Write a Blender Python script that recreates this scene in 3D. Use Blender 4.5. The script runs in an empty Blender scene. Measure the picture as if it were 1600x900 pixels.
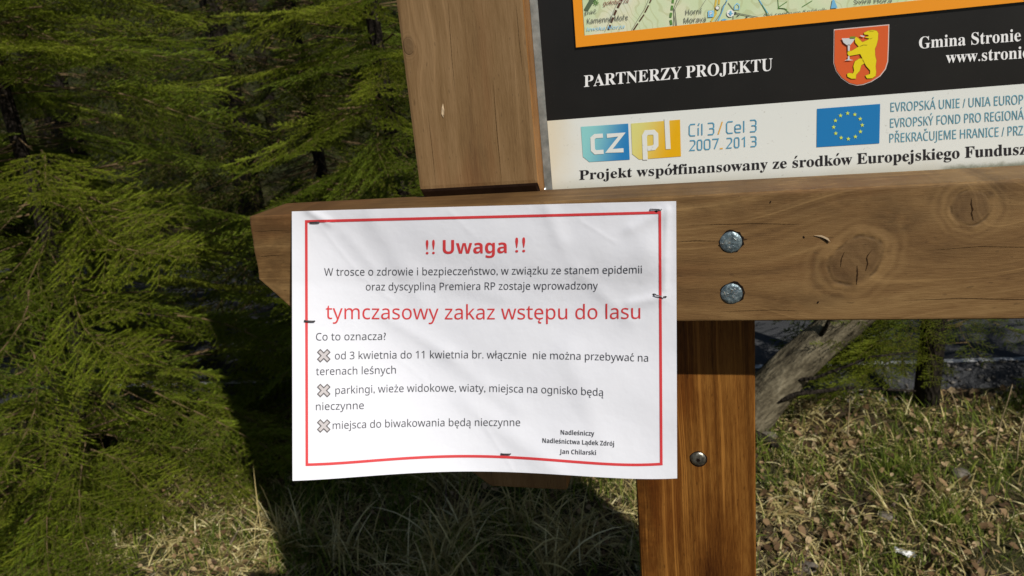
import bpy, bmesh, math, random
import numpy as np
from mathutils import Vector, Matrix
from mathutils.geometry import tessellate_polygon
R_ = math.radians
scene = bpy.context.scene
COL = scene.collection

# ---------------------------------------------------------------- camera
F_PX, CX, CY = 1188.0, 800.0, 450.0                      # focal length and centre in pixels of a 1600 px wide picture
_d = np.array([400., 4150., F_PX]); _d /= np.linalg.norm(_d)
_r = np.array([4460., -90., -F_PX]); _r -= _d * (_r @ _d); _r /= np.linalg.norm(_r)
_y = np.cross(-_d, _r)
ROT = np.stack([_r, _y, -_d], 1)                          # world axes seen from the camera (x right, y down, z forward)
CAM = np.array([0., -0.5333, 1.5])
cam_data = bpy.data.cameras.new('camera'); cam = bpy.data.objects.new('camera', cam_data); COL.objects.link(cam)
cam_data.sensor_width = 36.0; cam_data.lens = F_PX / 1600 * 36.0
cam_data.clip_start = 0.02; cam_data.clip_end = 300
cam_data.dof.use_dof = True; cam_data.dof.focus_distance = 0.60; cam_data.dof.aperture_fstop = 17.0
M3 = ROT.T @ np.diag([1., -1., -1.])
cam.matrix_world = Matrix([[*M3[0], CAM[0]], [*M3[1], CAM[1]], [*M3[2], CAM[2]], [0, 0, 0, 1]])
scene.camera = cam

# ---------------------------------------------------------------- sky, sun, exposure
SUN_EL, SUN_AZ = 40.0, 42.0                               # height; turn from the board's normal towards the right
w = bpy.data.worlds.new('World'); scene.world = w; w.use_nodes = True
nt = w.node_tree; sky = nt.nodes.new('ShaderNodeTexSky'); sky.sky_type = 'NISHITA'; sky.sun_disc = False
sky.sun_elevation = R_(SUN_EL); sky.sun_rotation = R_(180 - SUN_AZ); sky.altitude = 600
nt.links.new(sky.outputs[0], nt.nodes['Background'].inputs[0]); nt.nodes['Background'].inputs[1].default_value = 0.05
sun_d = bpy.data.lights.new('sun', 'SUN'); sun = bpy.data.objects.new('sun', sun_d); COL.objects.link(sun)
sun_d.energy = 4.6; sun_d.angle = R_(0.5); sun_d.color = (1.0, 0.955, 0.89)
SDIR = Vector((math.cos(R_(SUN_EL)) * math.sin(R_(SUN_AZ)), -math.cos(R_(SUN_EL)) * math.cos(R_(SUN_AZ)), math.sin(R_(SUN_EL))))
sun.rotation_euler = SDIR.to_track_quat('Z', 'Y').to_euler(); sun.location = SDIR * 20
scene.view_settings.view_transform = 'Standard'; scene.view_settings.look = 'None'
scene.view_settings.exposure = 0.0; scene.view_settings.gamma = 1.0
scene.view_settings.use_curve_mapping = False

# ---------------------------------------------------------------- helpers
def unp(u, v, y=0.0):
    """the point of the vertical plane at depth y that a picture position looks at (used to measure the board)"""
    ray = ROT.T @ np.array([(u - CX) / F_PX, (v - CY) / F_PX, 1.0])
    return CAM + ray * ((y - CAM[1]) / ray[1])

def unground(u, v, z=0.0):
    ray = ROT.T @ np.array([(u - CX) / F_PX, (v - CY) / F_PX, 1.0])
    return CAM + ray * ((z - CAM[2]) / ray[2])

def tag(o, label=None, cat=None, group=None, kind=None):
    if label: o['label'] = label
    if cat: o['category'] = cat
    if group: o['group'] = group
    if kind: o['kind'] = kind
    return o

def empty(name, loc, label, cat, group=None):
    o = bpy.data.objects.new(name, None); COL.objects.link(o); o.location = loc
    o.empty_display_size = .05
    WPOS[o] = Vector(loc)
    return tag(o, label, cat, group)
WPOS = {}

def link(name, me, parent=None, mat=None, smooth=False):
    if mat and not me.materials: me.materials.append(mat)
    o = bpy.data.objects.new(name, me); COL.objects.link(o)
    if smooth: me.polygons.foreach_set('use_smooth', [True] * len(me.polygons))
    if parent: o.parent = parent
    WPOS[o] = Vector((0, 0, 0)) + (WPOS[parent] if parent else Vector((0, 0, 0)))
    return o

def mesh(name, V, F, mat=None, parent=None, smooth=False):
    """V in world coordinates; stored relative to the parent"""
    V = np.asarray(V, dtype=float)
    if parent: V = V - np.array(WPOS[parent])
    me = bpy.data.meshes.new(name); me.from_pydata(V.tolist(), [], [list(map(int, f)) for f in F]); me.update()
    return link(name, me, parent, mat, smooth)

def fast_mesh(name, V, T, mat=None, parent=None):
    """V (n,3), T (m,3) triangles, quick for big counts"""
    V = np.asarray(V, dtype=np.float32); T = np.asarray(T, dtype=np.int32)
    me = bpy.data.meshes.new(name); me.vertices.add(len(V)); me.vertices.foreach_set('co', V.ravel())
    me.loops.add(T.size); me.loops.foreach_set('vertex_index', T.ravel())
    me.polygons.add(len(T)); me.polygons.foreach_set('loop_start', np.arange(0, T.size, 3, dtype=np.int32))
    me.polygons.foreach_set('loop_total', np.full(len(T), 3, dtype=np.int32)); me.update(calc_edges=True)
    return me

def prism(name, prof, y0, y1, mat, parent, bevel=.003, front=None):
    """outline prof [(x,z)...] in the board plane extruded from y0 to y1, edges rounded"""
    bm = bmesh.new(); n = len(prof)
    a = [bm.verts.new((x, y0, z)) for x, z in prof]; b = [bm.verts.new((x, y1, z)) for x, z in prof]
    bm.faces.new(a); bm.faces.new(b[::-1])
    for i in range(n): bm.faces.new((a[(i + 1) % n], a[i], b[i], b[(i + 1) % n]))
    bmesh.ops.recalc_face_normals(bm, faces=bm.faces)
    if bevel: bmesh.ops.bevel(bm, geom=list(bm.edges), offset=bevel, segments=3, affect='EDGES', profile=.6)
    if parent: bmesh.ops.translate(bm, verts=bm.verts, vec=-WPOS[parent])
    me = bpy.data.meshes.new(name); bm.to_mesh(me); bm.free()
    return link(name, me, parent, mat)

def tube(P, rad, k=6, cap=True):
    """tapered tube along points, returns V, F"""
    P = [Vector(p) for p in P]; V = []; F = []
    up = Vector((0, 0, 1)) if abs((P[-1] - P[0]).normalized().z) < .9 else Vector((0, 1, 0))
    for i, p in enumerate(P):
        t = (P[min(i + 1, len(P) - 1)] - P[max(i - 1, 0)]).normalized(); a = t.cross(up).normalized(); b = a.cross(t)
        for j in range(k):
            th = 2 * math.pi * j / k; V.append(p + (a * math.cos(th) + b * math.sin(th)) * rad[i])
    for i in range(len(P) - 1):
        for j in range(k): F.append((i * k + j, i * k + (j + 1) % k, (i + 1) * k + (j + 1) % k, (i + 1) * k + j))
    if cap: F.append(tuple(range(k))[::-1]); F.append(tuple((len(P) - 1) * k + j for j in range(k)))
    return [tuple(v) for v in V], F

# ---------------------------------------------------------------- shader expression helper
class Sx:
    def __init__(s, nt, sock): s.nt, s.k = nt, sock
    def _m(s, op, *o):
        n = s.nt.nodes.new('ShaderNodeMath'); n.operation = op; s.nt.links.new(s.k, n.inputs[0])
        for i, x in enumerate(o):
            if isinstance(x, Sx): s.nt.links.new(x.k, n.inputs[i + 1])
            else: n.inputs[i + 1].default_value = x
        return Sx(s.nt, n.outputs[0])
    def __add__(s, o): return s._m('ADD', o)
    __radd__ = __add__
    def __sub__(s, o): return s._m('SUBTRACT', o)
    def __rsub__(s, o): return s._m('MULTIPLY', -1.)._m('ADD', o)
    def __mul__(s, o): return s._m('MULTIPLY', o)
    __rmul__ = __mul__
    def __truediv__(s, o): return s._m('DIVIDE', o)
    def pow(s, o): return s._m('POWER', o)
    def sin(s): return s._m('SINE')
    def exp(s): return s._m('EXPONENT')
    def sqrt(s): return s._m('SQRT')
    def abs(s): return s._m('ABSOLUTE')
    def max(s, o): return s._m('MAXIMUM', o)
    def min(s, o): return s._m('MINIMUM', o)
    def step(s, a, b):
        n = s.nt.nodes.new('ShaderNodeMapRange'); n.interpolation_type = 'SMOOTHSTEP'; s.nt.links.new(s.k, n.inputs[0])
        n.inputs[1].default_value = a; n.inputs[2].default_value = b
        return Sx(s.nt, n.outputs[0])
class Mat:
    def __init__(s, name, rough=.7, metal=0., spec=.3):
        s.m = bpy.data.materials.new(name); s.m.use_nodes = True; s.nt = s.m.node_tree
        s.b = s.nt.nodes['Principled BSDF']; s.b.inputs['Roughness'].default_value = rough
        s.b.inputs['Metallic'].default_value = metal; s.b.inputs['Specular IOR Level'].default_value = spec
    def pos(s, kind='Position'):
        if kind == 'Position':
            g = s.nt.nodes.new('ShaderNodeNewGeometry').outputs['Position']
        else:
            g = s.nt.nodes.new('ShaderNodeTexCoord').outputs['Object']
        x = s.nt.nodes.new('ShaderNodeSeparateXYZ'); s.nt.links.new(g, x.inputs[0])
        return [Sx(s.nt, o) for o in x.outputs]
    def vec(s, x, y, z):
        n = s.nt.nodes.new('ShaderNodeCombineXYZ')
        for i, v in enumerate((x, y, z)):
            if isinstance(v, Sx): s.nt.links.new(v.k, n.inputs[i])
            else: n.inputs[i].default_value = v
        return n.outputs[0]
    def noise(s, x, y, z, scale=1., detail=3., rough=.5, dist=0.):
        n = s.nt.nodes.new('ShaderNodeTexNoise'); s.nt.links.new(s.vec(x, y, z), n.inputs['Vector'])
        n.inputs['Scale'].default_value = scale; n.inputs['Detail'].default_value = detail
        n.inputs['Roughness'].default_value = rough; n.inputs['Distortion'].default_value = dist
        return Sx(s.nt, n.outputs[0])
    def voro(s, x, y, z, scale, feature='F1', out='Distance'):
        n = s.nt.nodes.new('ShaderNodeTexVoronoi'); n.feature = feature; s.nt.links.new(s.vec(x, y, z), n.inputs['Vector'])
        n.inputs['Scale'].default_value = scale
        return Sx(s.nt, n.outputs[out])
    def ramp(s, f, stops):
        n = s.nt.nodes.new('ShaderNodeValToRGB'); s.nt.links.new(f.k, n.inputs[0]); e = n.color_ramp.elements
        while len(e) < len(stops): e.new(.5)
        for q, (p, c) in zip(e, stops): q.position = p; q.color = (*c, 1)
        return n.outputs[0]
    def mix(s, f, a, b):
        n = s.nt.nodes.new('ShaderNodeMix'); n.data_type = 'RGBA'
        if isinstance(f, Sx): s.nt.links.new(f.k, n.inputs[0])
        else: n.inputs[0].default_value = f
        for i, c in ((6, a), (7, b)):
            if isinstance(c, tuple): n.inputs[i].default_value = (*c, 1)
            else: s.nt.links.new(c, n.inputs[i])
        return n.outputs[2]
    def color(s, c):
        if isinstance(c, tuple): s.b.inputs['Base Color'].default_value = (*c, 1)
        else: s.nt.links.new(c, s.b.inputs['Base Color'])
        return s
    def rough(s, f): s.nt.links.new(f.k, s.b.inputs['Roughness']); return s
    def bump(s, f, dist, strength=1.):
        n = s.nt.nodes.new('ShaderNodeBump'); n.inputs['Distance'].default_value = dist; n.inputs['Strength'].default_value = strength
        s.nt.links.new(f.k, n.inputs['Height']); s.nt.links.new(n.outputs[0], s.b.inputs['Normal']); return s
    def rand(s):
        return Sx(s.nt, s.nt.nodes.new('ShaderNodeNewGeometry').outputs['Random Per Island'])
    def orand(s):
        return Sx(s.nt, s.nt.nodes.new('ShaderNodeObjectInfo').outputs['Random'])
def flat(name, c, rough=.5, spec=.3, metal=0.): return Mat(name, rough, metal, spec).color(c).m

def wood(name, axis, dark, mid, light, knots=(), rough=.62, seed=0., pale=.5, smudges=(), fine=0.):
    """planed timber: fibres along axis, growth lines that flow round the knots"""
    M = Mat(name, rough, 0., .25); x, y, z = M.pos()
    a, c = (x, z) if axis == 0 else (z, x)               # a along the grain, c across it
    warp = M.noise(a * 2.2 + seed, c * 9, y * 9, 1., 2.) * .022 + M.noise(a * 14 + seed, c * 30, y * 9, 1., 2.) * .003
    cc = c + warp; kmask = None; rim = None; swirl = None; rings = None
    for (kx, kz, ra, rc, tilt) in knots:
        ka, kc = (kx, kz) if axis == 0 else (kz, kx)
        n = M.noise(x * 45 + kx, y, z * 45, 1., 3.) * .55 + .72
        da = (a - ka) + (c - kc) * tilt; dc = c - kc
        r2 = (da / ra) * (da / ra) + (dc / rc) * (dc / rc); r = r2.sqrt() * n
        cc = cc + dc * ((r2 * -.075).exp() * -.86) + da * ((r2 * -.22).exp() * .30)
        core = 1.0 - r.step(.84, 1.06); rm = ((r - 1.14) * (r - 1.14) * -60.).exp() * M.noise(x * 60, y + kz, z * 60, 1., 2.).step(.40, .60)
        rg = ((r * 15.).sin() * .5 + .5) * ((r - 1.35) * (r - 1.35) * -3.5).exp(); sw = (r2 * -.30).exp()
        rings = rg if rings is None else rings.max(rg)
        kmask = core if kmask is None else kmask.max(core); rim = rm if rim is None else rim.max(rm); swirl = sw if swirl is None else swirl.max(sw)
    g1 = M.noise(a * 1.6 + seed, cc * 60, y * 40, 1., 3., .6)             # growth bands
    g2 = M.noise(a * 3.0, cc * 210 + seed, y * 200, 1., 3., .6)           # thin growth lines
    fib = M.noise(a * 90, c * 1300, y * 1300 + seed, 1., 3., .7)          # fibres
    big = M.noise(a * 5.5 + seed, c * 16, y * 5, 1., 4., .6)              # uneven stain
    big2 = M.noise(a * 9 + 4., c * 34, y * 5 + seed, 1., 3., .6)
    f = g1 * .46 + g2 * .26 + fib * .40 + big * .62 + big2 * .22 - .48
    col = M.ramp(f, [(.30, dark), (.48, mid), (.70, light)])
    col = M.mix(M.noise(a * 4 + 9., c * 22, y * 5 + seed, 1., 3., .6).step(.50, .66) * .40, col, (mid[0] * 1.02, mid[1] * .78, mid[2] * .72))
    lines = g2.step(.57, .66) * pale * big.step(.38, .60)
    col = M.mix(lines, col, tuple(min(1, v * 1.45) for v in light))
    if fine:                                               # sharp pale and dark summer lines
        fl = M.noise(a * 1.1 + 2., cc * 330, y * 90 + seed, 1., 2., .5); col = M.mix(fl.step(.56, .64) * fine * big.step(.35, .6), col, tuple(min(1, v * 1.7) for v in light)); col = M.mix((1.0 - fl.step(.34, .42)) * fine * .7, col, tuple(v * .7 for v in dark))
    h = g1 * .25 + g2 * .5 + fib * .35
    for (kx, kz, rx_, rz_, st_) in smudges:
        e = (((x - kx) / rx_) * ((x - kx) / rx_) + ((z - kz) / rz_) * ((z - kz) / rz_)); e = (e * -1.).exp() * (M.noise(x * 60, y, z * 90 + kx, 1., 4., .65).step(.30, .62)) * st_
        col = M.mix(e, col, tuple(v * .42 for v in dark))
    if kmask is not None:
        kn = M.noise(x * 110, y, z * 110, 1., 4., .6)
        col = M.mix(swirl * .30, col, tuple(v * .8 for v in dark))
        col = M.mix(kmask * .62, col, M.ramp(kn * .7 + g2 * .3, [(.32, tuple(v * .62 for v in dark)), (.62, (mid[0] * .95, mid[1] * 1.0, mid[2] * 1.15))]))
        col = M.mix(rings * .30, col, tuple(min(1, v * 1.2) for v in light))
        col = M.mix(rim * .38, col, tuple(min(1, v * 1.25) for v in light))
        edge = kmask * (1.0 - kmask) * 4. * M.noise(x * 90, y, z * 90 + 7., 1., 2.).step(.42, .60)
        col = M.mix(edge * .50, col, tuple(v * .35 for v in dark)); h = h - edge * .35 + kn * kmask * .3 + rim * .3
    sp = M.noise(a * 140, c * 420, y * 420 + seed, 1., 1.).step(.70, .76)
    col = M.mix(sp * .35, col, tuple(v * .4 for v in dark))
    M.color(col); M.bump(h, .0006, .9); return M.m

# ---------------------------------------------------------------- lettering
def math_char(ch, st):
    """the letter's twin among the mathematical alphabets: R plain sans, B bold sans, S bold serif"""
    up, lo, dg = {'R': (0x1D5A0, 0x1D5BA, 0x1D7E2), 'B': (0x1D5D4, 0x1D5EE, 0x1D7EC), 'S': (0x1D400, 0x1D41A, 0x1D7CE)}[st]
    n = ord(ch)
    if 65 <= n <= 90: return chr(up + n - 65)
    if 97 <= n <= 122: return chr(lo + n - 97)
    if 48 <= n <= 57: return chr(dg + n - 48)
    return ch
_cu = bpy.data.curves.new('letter_source', 'FONT'); _cu.size = 1; _cu.resolution_u = 3
_ob = bpy.data.objects.new('letter_source', _cu); COL.objects.link(_ob)
GLY = {}; _cu.body = math_char('H', 'R'); bpy.context.view_layer.update()
EM = .714 / _ob.dimensions[1]                             # letters brought to a capital height of 0.714
def letter_width(s):
    _cu.body = s; bpy.context.view_layer.update(); return _ob.dimensions[0]
def glyph(ch, st):
    """outline of one letter as triangles in em units, with its advance"""
    if st + ch not in GLY:
        g = math_char(ch, st); l = math_char('l', st)
        if l + l not in GLY: GLY[l + l] = letter_width(l + l)
        adv = (letter_width(l + g + l) - GLY[l + l]) * EM
        _cu.body = g; bpy.context.view_layer.update()
        e = _ob.evaluated_get(bpy.context.evaluated_depsgraph_get()); m = e.to_mesh(); m.calc_loop_triangles()
        GLY[st + ch] = (adv, [(v.co.x * EM, v.co.y * EM) for v in m.vertices], [tuple(t.vertices) for t in m.loop_triangles]); e.to_mesh_clear()
    return GLY[st + ch]
ACC = {'ą': 'ao', 'ę': 'eo', 'ó': 'oa', 'ś': 'sa', 'ń': 'na', 'ć': 'ca', 'ź': 'za', 'á': 'aa', 'é': 'ea', 'í': 'ia', 'ý': 'ya',
       'ż': 'zd', 'ł': 'ls', 'ř': 'rc', 'č': 'cc', 'ě': 'ec', 'ž': 'zc', 'Á': 'Aa', 'Ý': 'Ya', 'Ř': 'Rc', 'Č': 'Cc'}
def text2d(s, st):
    """lettering in em units: vertices, triangles, width"""
    V, T, x = [], [], 0.
    hv = {'R': .085, 'B': .14, 'S': .12}[st]
    for ch in s:
        if ch == ' ': x += .27; continue
        base, mark = ACC.get(ch, ch + ' ')
        adv, gv, gt = glyph(base, st)
        if ch == 'í': gt = [t for t in gt if max(gv[i][1] for i in t) < .6]
        o = len(V); V += [(x + a, b) for a, b in gv]; T += [tuple(o + i for i in t) for t in gt]
        up = base.isupper(); top = .78 if up else .60; c = x + adv * .5; q = []
        if mark == 'a': q = [(c - .05, top), (c + .03, top), (c + .14, top + .17), (c + .02, top + .17)]
        if mark == 'd': q = [(c - .05, top + .03), (c + .05, top + .03), (c + .05, top + .13), (c - .05, top + .13)]
        if mark == 's': q = [(c - .16, .28), (c + .16, .42), (c + .16, .42 + hv), (c - .16, .28 + hv)]
        if q: o = len(V); V += [(p[0], p[1], 1) for p in q]; T += [(o, o + 1, o + 2), (o, o + 2, o + 3)]
        if mark == 'o':
            c2 = x + adv * (.80 if base == 'a' else .62); o = len(V)
            V += [(p[0], p[1], 1) for p in [(c2 - .02, .02), (c2 + .05, .02), (c2 - .04, -.08), (c2 - .11, -.10), (c2 - .02, -.13), (c2 - .08, -.20), (c2 + .06, -.15), (c2 + .05, -.21)]]
            T += [(o, o + 2, o + 1), (o, o + 3, o + 2), (o + 3, o + 5, o + 4), (o + 3, o + 4, o + 2), (o + 5, o + 7, o + 4), (o + 7, o + 6, o + 4)]
        if mark == 'c':
            o = len(V); V += [(p[0], p[1], 1) for p in [(c - .15, top + .16), (c - .06, top + .16), (c, top + .07), (c + .06, top + .16), (c + .15, top + .16), (c + .04, top), (c - .04, top)]]
            T += [(o, o + 6, o + 1), (o + 1, o + 6, o + 2), (o + 2, o + 6, o + 5), (o + 2, o + 5, o + 3), (o + 3, o + 5, o + 4)]
        x += adv
    return V, T, x
for _st, _cs in (('R', 'ACEFGHIJKMNOPRSUVWYabcdefghijklmnoprstuvwyz0123456789?,./'), ('B', 'CJLNPUZabcdeghijklnorstwyz!'), ('S', 'AEFGJKNOPRSTUYZadefgijkmnoprstuwyz.')):
    for _c in _cs: glyph(_c, _st)
CAP = .714
def fix(V, T):
    """triangles turned towards the viewer side of the board (-y)"""
    V = np.asarray(V); T = np.asarray(T); a, b, c = V[T[:, 0]], V[T[:, 1]], V[T[:, 2]]
    n = np.cross(b - a, c - a)[:, 1] > 0
    T[n] = T[n][:, ::-1]; return V, T
def lettering(s, st, base, cap, mapper, mat, parent, slant=0., capratio=CAP, name='lettering'):
    """base: picture positions along the baseline (2 or 3); cap: capital height there"""
    V, T, wd = text2d(s, st); base = np.array(base, float)
    xmin = min(v[0] for v in V); xmax = max(v[0] for v in V)
    caps = cap if isinstance(cap, (tuple, list)) else (cap, cap)
    out = []
    us = base[:, 0]
    for vv in V:
        a, b = vv[0], vv[1]; t = (a - xmin) / (xmax - xmin); u = us[0] + t * (us[-1] - us[0]); v = np.interp(u, us, base[:, 1]) if us[0] < us[-1] else base[0, 1]
        if len(base) == 3:                                           # smooth sag through the three points
            L = [(u - us[1]) * (u - us[2]) / ((us[0] - us[1]) * (us[0] - us[2])), (u - us[0]) * (u - us[2]) / ((us[1] - us[0]) * (us[1] - us[2])), (u - us[0]) * (u - us[1]) / ((us[2] - us[0]) * (us[2] - us[1]))]
            v = float(np.dot(L, base[:, 1]))
        kk = (caps[0] + (caps[1] - caps[0]) * t) / capratio
        out.append(mapper(u + b * kk * slant, v - b * kk) - np.array([0, .00008 * (len(vv) > 2), 0]))
    V3, T3 = fix(out, T)
    return mesh(name, V3, T3, mat, parent)
def shape(name, polys, mapper, mat, parent):
    """flat printed areas given by their outlines"""
    V, T = [], []
    for p in polys:
        tri = tessellate_polygon([[Vector((a, b, 0)) for a, b in p]]); o = len(V)
        V += [mapper(a, b) for a, b in p]; T += [tuple(o + i for i in t) for t in tri]
    V, T = fix(V, T); return mesh(name, V, T, mat, parent)
def strip2d(P, w, closed=False):
    P = [np.array(p, float) for p in P]; n = len(P); L, Rr = [], []
    for i in range(n):
        a = P[i - 1] if (i > 0 or closed) else None; b = P[(i + 1) % n] if (i < n - 1 or closed) else None
        d1 = (P[i] - a) / (np.linalg.norm(P[i] - a) + 1e-9) if a is not None else None
        d2 = (b - P[i]) / (np.linalg.norm(b - P[i]) + 1e-9) if b is not None else None
        d1 = d2 if d1 is None else d1; d2 = d1 if d2 is None else d2
        n1 = np.array([-d1[1], d1[0]]); n2 = np.array([-d2[1], d2[0]]); m = n1 + n2; m /= (np.linalg.norm(m) + 1e-9)
        s = w / 2 / max(.5, float(m @ n1)); L.append(P[i] + m * s); Rr.append(P[i] - m * s)
    q = []
    for i in range(n if closed else n - 1):
        j = (i + 1) % n; q.append([L[i], L[j], Rr[j], Rr[i]])
    return q
def strokes(name, lines, w, mapper, mat, parent, closed=False):
    V, T = [], []
    for k, P in enumerate(lines):
        for q in strip2d(P, w, closed):
            o = len(V); V += [mapper(*p) - np.array([0, .00003 * (k % 4), 0]) for p in q]; T += [(o, o + 1, o + 2), (o, o + 2, o + 3)]
    V, T = fix(V, T); return mesh(name, V, T, mat, parent)
def densify(P, step=12.):
    out = []
    for a, b in zip(P[:-1], P[1:]):
        a, b = np.array(a, float), np.array(b, float); n = max(1, int(np.linalg.norm(b - a) / step))
        out += [tuple(a + (b - a) * i / n) for i in range(n)]
    return out + [tuple(P[-1])]

# ---------------------------------------------------------------- ground
rng = np.random.default_rng(7)
def gz(x, y):
    x = np.asarray(x, float); y = np.asarray(y, float)
    h = .030 * np.sin(1.7 * x + .5) * np.cos(1.9 * y) + .016 * np.sin(4.3 * x + 2.1 * y) + .010 * np.sin(9.1 * x - 3 * y + 1) + .006 * np.sin(17 * x + 13 * y) * np.sin(15 * y - 4 * x)
    r = np.clip((y - (2.35 + .12 * x)) / .5, 0, 1)                     # levels out towards the road
    far = np.clip(y - 8.5, 0, 14) * .5                                 # bank behind the road
    return h * (1 - r) + far - .02 * r
def dirt_material():
    M = Mat('soil', .95, 0, .1); x, y, z = M.pos(); bank = y.step(7.5, 9.5)
    n = M.noise(x, y, z, 5., 6., .65); n2 = M.noise(x, y, z, 60., 4., .7); n3 = M.noise(x, y, z, 1.4, 3., .5)
    c = M.ramp(n * .5 + n2 * .5, [(.30, (.018, .013, .008)), (.48, (.060, .042, .024)), (.62, (.125, .095, .055)), (.75, (.20, .165, .10))])
    c = M.mix(n3.step(.48, .62) * .55, c, (.045, .055, .018))
    c = M.mix(bank * .8, c, M.ramp(n, [(.3, (.010, .014, .005)), (.7, (.035, .045, .014))]))       # bank behind the road, forest shade put into its colour
    M.color(c); M.bump(n2 + n * .6, .02, 1.); return M.m
xs = np.unique(np.concatenate([np.linspace(-60, -4, 29), np.linspace(-4, 4, 201), np.linspace(4, 60, 29)]))
ys = np.unique(np.concatenate([np.linspace(-20, .5, 22), np.linspace(.5, 4.5, 121), np.linspace(4.5, 60, 75)]))
X, Y = np.meshgrid(xs, ys); Z = gz(X, Y); V = np.stack([X, Y, Z], -1).reshape(-1, 3); nx = len(xs); q = np.arange((len(ys) - 1) * (nx - 1)); i = q // (nx - 1) * nx + q % (nx - 1)
ground = mesh('ground', V, np.stack([i, i + 1, i + nx + 1, i + nx], 1), dirt_material(), smooth=True); tag(ground, kind='structure')

def road_y(x): return 2.98 + .10 * (x - .42)
M = Mat('asphalt', .9, 0, .2); x, y, z = M.pos(); n = M.noise(x, y, z, 160., 3., .7); n2 = M.noise(x, y, z, 2.5, 4., .6)
M.color(M.ramp(n * .5 + n2 * .5, [(.3, (.028, .029, .031)), (.55, (.058, .060, .063)), (.75, (.11, .11, .11))])); M.bump(n, .004); ASPHALT = M.m
V, F = [], []
for k, xx in enumerate(np.linspace(-9, 30, 40)):
    ya = road_y(xx); V += [(xx, ya - .16, -.03), (xx, ya - .06, .046), (xx, ya + 3.2, .046), (xx, ya + 3.3, -.03)]
    if k: o = 4 * k; F += [(o - 4, o, o + 1, o - 3), (o - 3, o + 1, o + 2, o - 2), (o - 2, o + 2, o + 3, o - 1)]
tag(mesh('road', V, F, ASPHALT), kind='structure')
M = Mat('road_paint', .7, 0, .3); x, y, z = M.pos(); n = M.noise(x * 1., y * 4, z, 14., 4., .7)
M.color(M.mix(n.step(.50, .58), (.62, .62, .60), (.20, .20, .20))); PAINT = M.m
V, F = [], []
for k, xx in enumerate(np.linspace(-9, 30, 40)):
    ya = road_y(xx); V += [(xx, ya + .0, .050), (xx, ya + .04, .050)]
    if k: o = 2 * k; F += [(o - 2, o, o + 1, o - 1)]
tag(mesh('road_edge_line', V, F, PAINT), kind='structure')

# ---------------------------------------------------------------- grass, straw and leaf litter (nobody could count them)
def blades(P, head, L, th0, th1, W, K=4):
    """curved blades: base points P (n,3); lean goes from th0 to th1 (radians from vertical) along the blade"""
    n = len(P); pts = [P.copy()]; p = P.copy()
    for k in range(K):
        th = th0 + (th1 - th0) * (k + .5) / K; s = L / K
        p = p + np.stack([np.cos(head) * np.sin(th) * s, np.sin(head) * np.sin(th) * s, np.cos(th) * s], 1)
        p[:, 2] = np.maximum(p[:, 2], gz(p[:, 0], p[:, 1]) + .004 + .012 * (k / K)); pts.append(p.copy())
    side = np.stack([-np.sin(head), np.cos(head), np.zeros(n)], 1); roll = rng.normal(0, .5, n)
    side = side * np.cos(roll)[:, None] + np.array([0, 0, 1.]) * np.sin(roll)[:, None]
    V = np.zeros((n, 2 * K + 1, 3))
    for k in range(K):
        wv = (W * (1 - (k / K) ** 2 * .8) * .5)[:, None] * side; V[:, 2 * k] = pts[k] - wv; V[:, 2 * k + 1] = pts[k] + wv
    V[:, 2 * K] = pts[K]; T = []
    for k in range(K - 1): a = 2 * k; T += [(a, a + 1, a + 3), (a, a + 3, a + 2)]
    T += [(2 * K - 2, 2 * K - 1, 2 * K)]
    T = (np.array(T)[None] + (np.arange(n) * (2 * K + 1))[:, None, None]).reshape(-1, 3)
    return V.reshape(-1, 3), T
def scatter(n, x0, x1, y0, y1, cl=None, cs=.06, ph=0.):
    if cl is None:
        x = rng.uniform(x0, x1, n); y = rng.uniform(y0, y1, n)
    else:
        c = np.stack([rng.uniform(x0, x1, cl), rng.uniform(y0, y1, cl)], 1); k = rng.integers(0, cl, n)
        x = c[k, 0] + rng.normal(0, cs, n); y = c[k, 1] + rng.normal(0, cs, n)
    pt = .5 + .5 * np.sin(7.3 * x + 2.2 * np.sin(5.1 * y) + ph) * np.sin(6.1 * y + 1.7 * np.sin(8.3 * x) + ph * 2)       # bare and thick patches
    ok = (y < 2.80 + .10 * (x - .42)) & (rng.uniform(0, 1, n) < .06 + 1.3 * pt ** 1.3); x, y = x[ok], y[ok]
    return np.stack([x, y, gz(x, y)], 1)
def grassy(name, parts, mat, label, cat):
    VV, TT, o = [], [], 0
    for V, T in parts: VV.append(V); TT.append(T + o); o += len(V)
    me = fast_mesh(name, np.concatenate(VV), np.concatenate(TT)); ob = link(name, me, None, mat)
    return tag(ob, label, cat, kind='stuff')
def blade_mat(name, stops, tr=.25):
    M = Mat(name, .7, 0, .2); M.color(M.ramp(M.rand(), stops))
    t = M.nt.nodes.new('ShaderNodeBsdfTranslucent'); t.inputs[0].default_value = (*stops[len(stops) // 2][1], 1)
    a = M.nt.nodes.new('ShaderNodeMixShader'); a.inputs[0].default_value = tr
    M.nt.links.new(M.b.outputs[0], a.inputs[1]); M.nt.links.new(t.outputs[0], a.inputs[2])
    M.nt.links.new(a.outputs[0], M.nt.nodes['Material Output'].inputs[0]); return M.m
STRAW = blade_mat('straw', [(0., (.17, .125, .045)), (.4, (.38, .30, .12)), (.75, (.55, .47, .20)), (1., (.78, .70, .40))])
GREEN = blade_mat('green_blade', [(0., (.045, .075, .010)), (.5, (.12, .17, .018)), (1., (.26, .29, .045))], .35)
def rb(P, Lm, Ls, lo, hi, wm=.0026, bend=.9, K=4):
    n = len(P); th0 = np.abs(rng.normal(lo, .25, n)); return blades(P, rng.uniform(0, 2 * math.pi, n), np.abs(rng.normal(Lm, Ls, n)) + .015, th0, th0 + np.abs(rng.normal(bend, .4, n)), rng.uniform(.4, 1.8, n) * wm, K)
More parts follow.
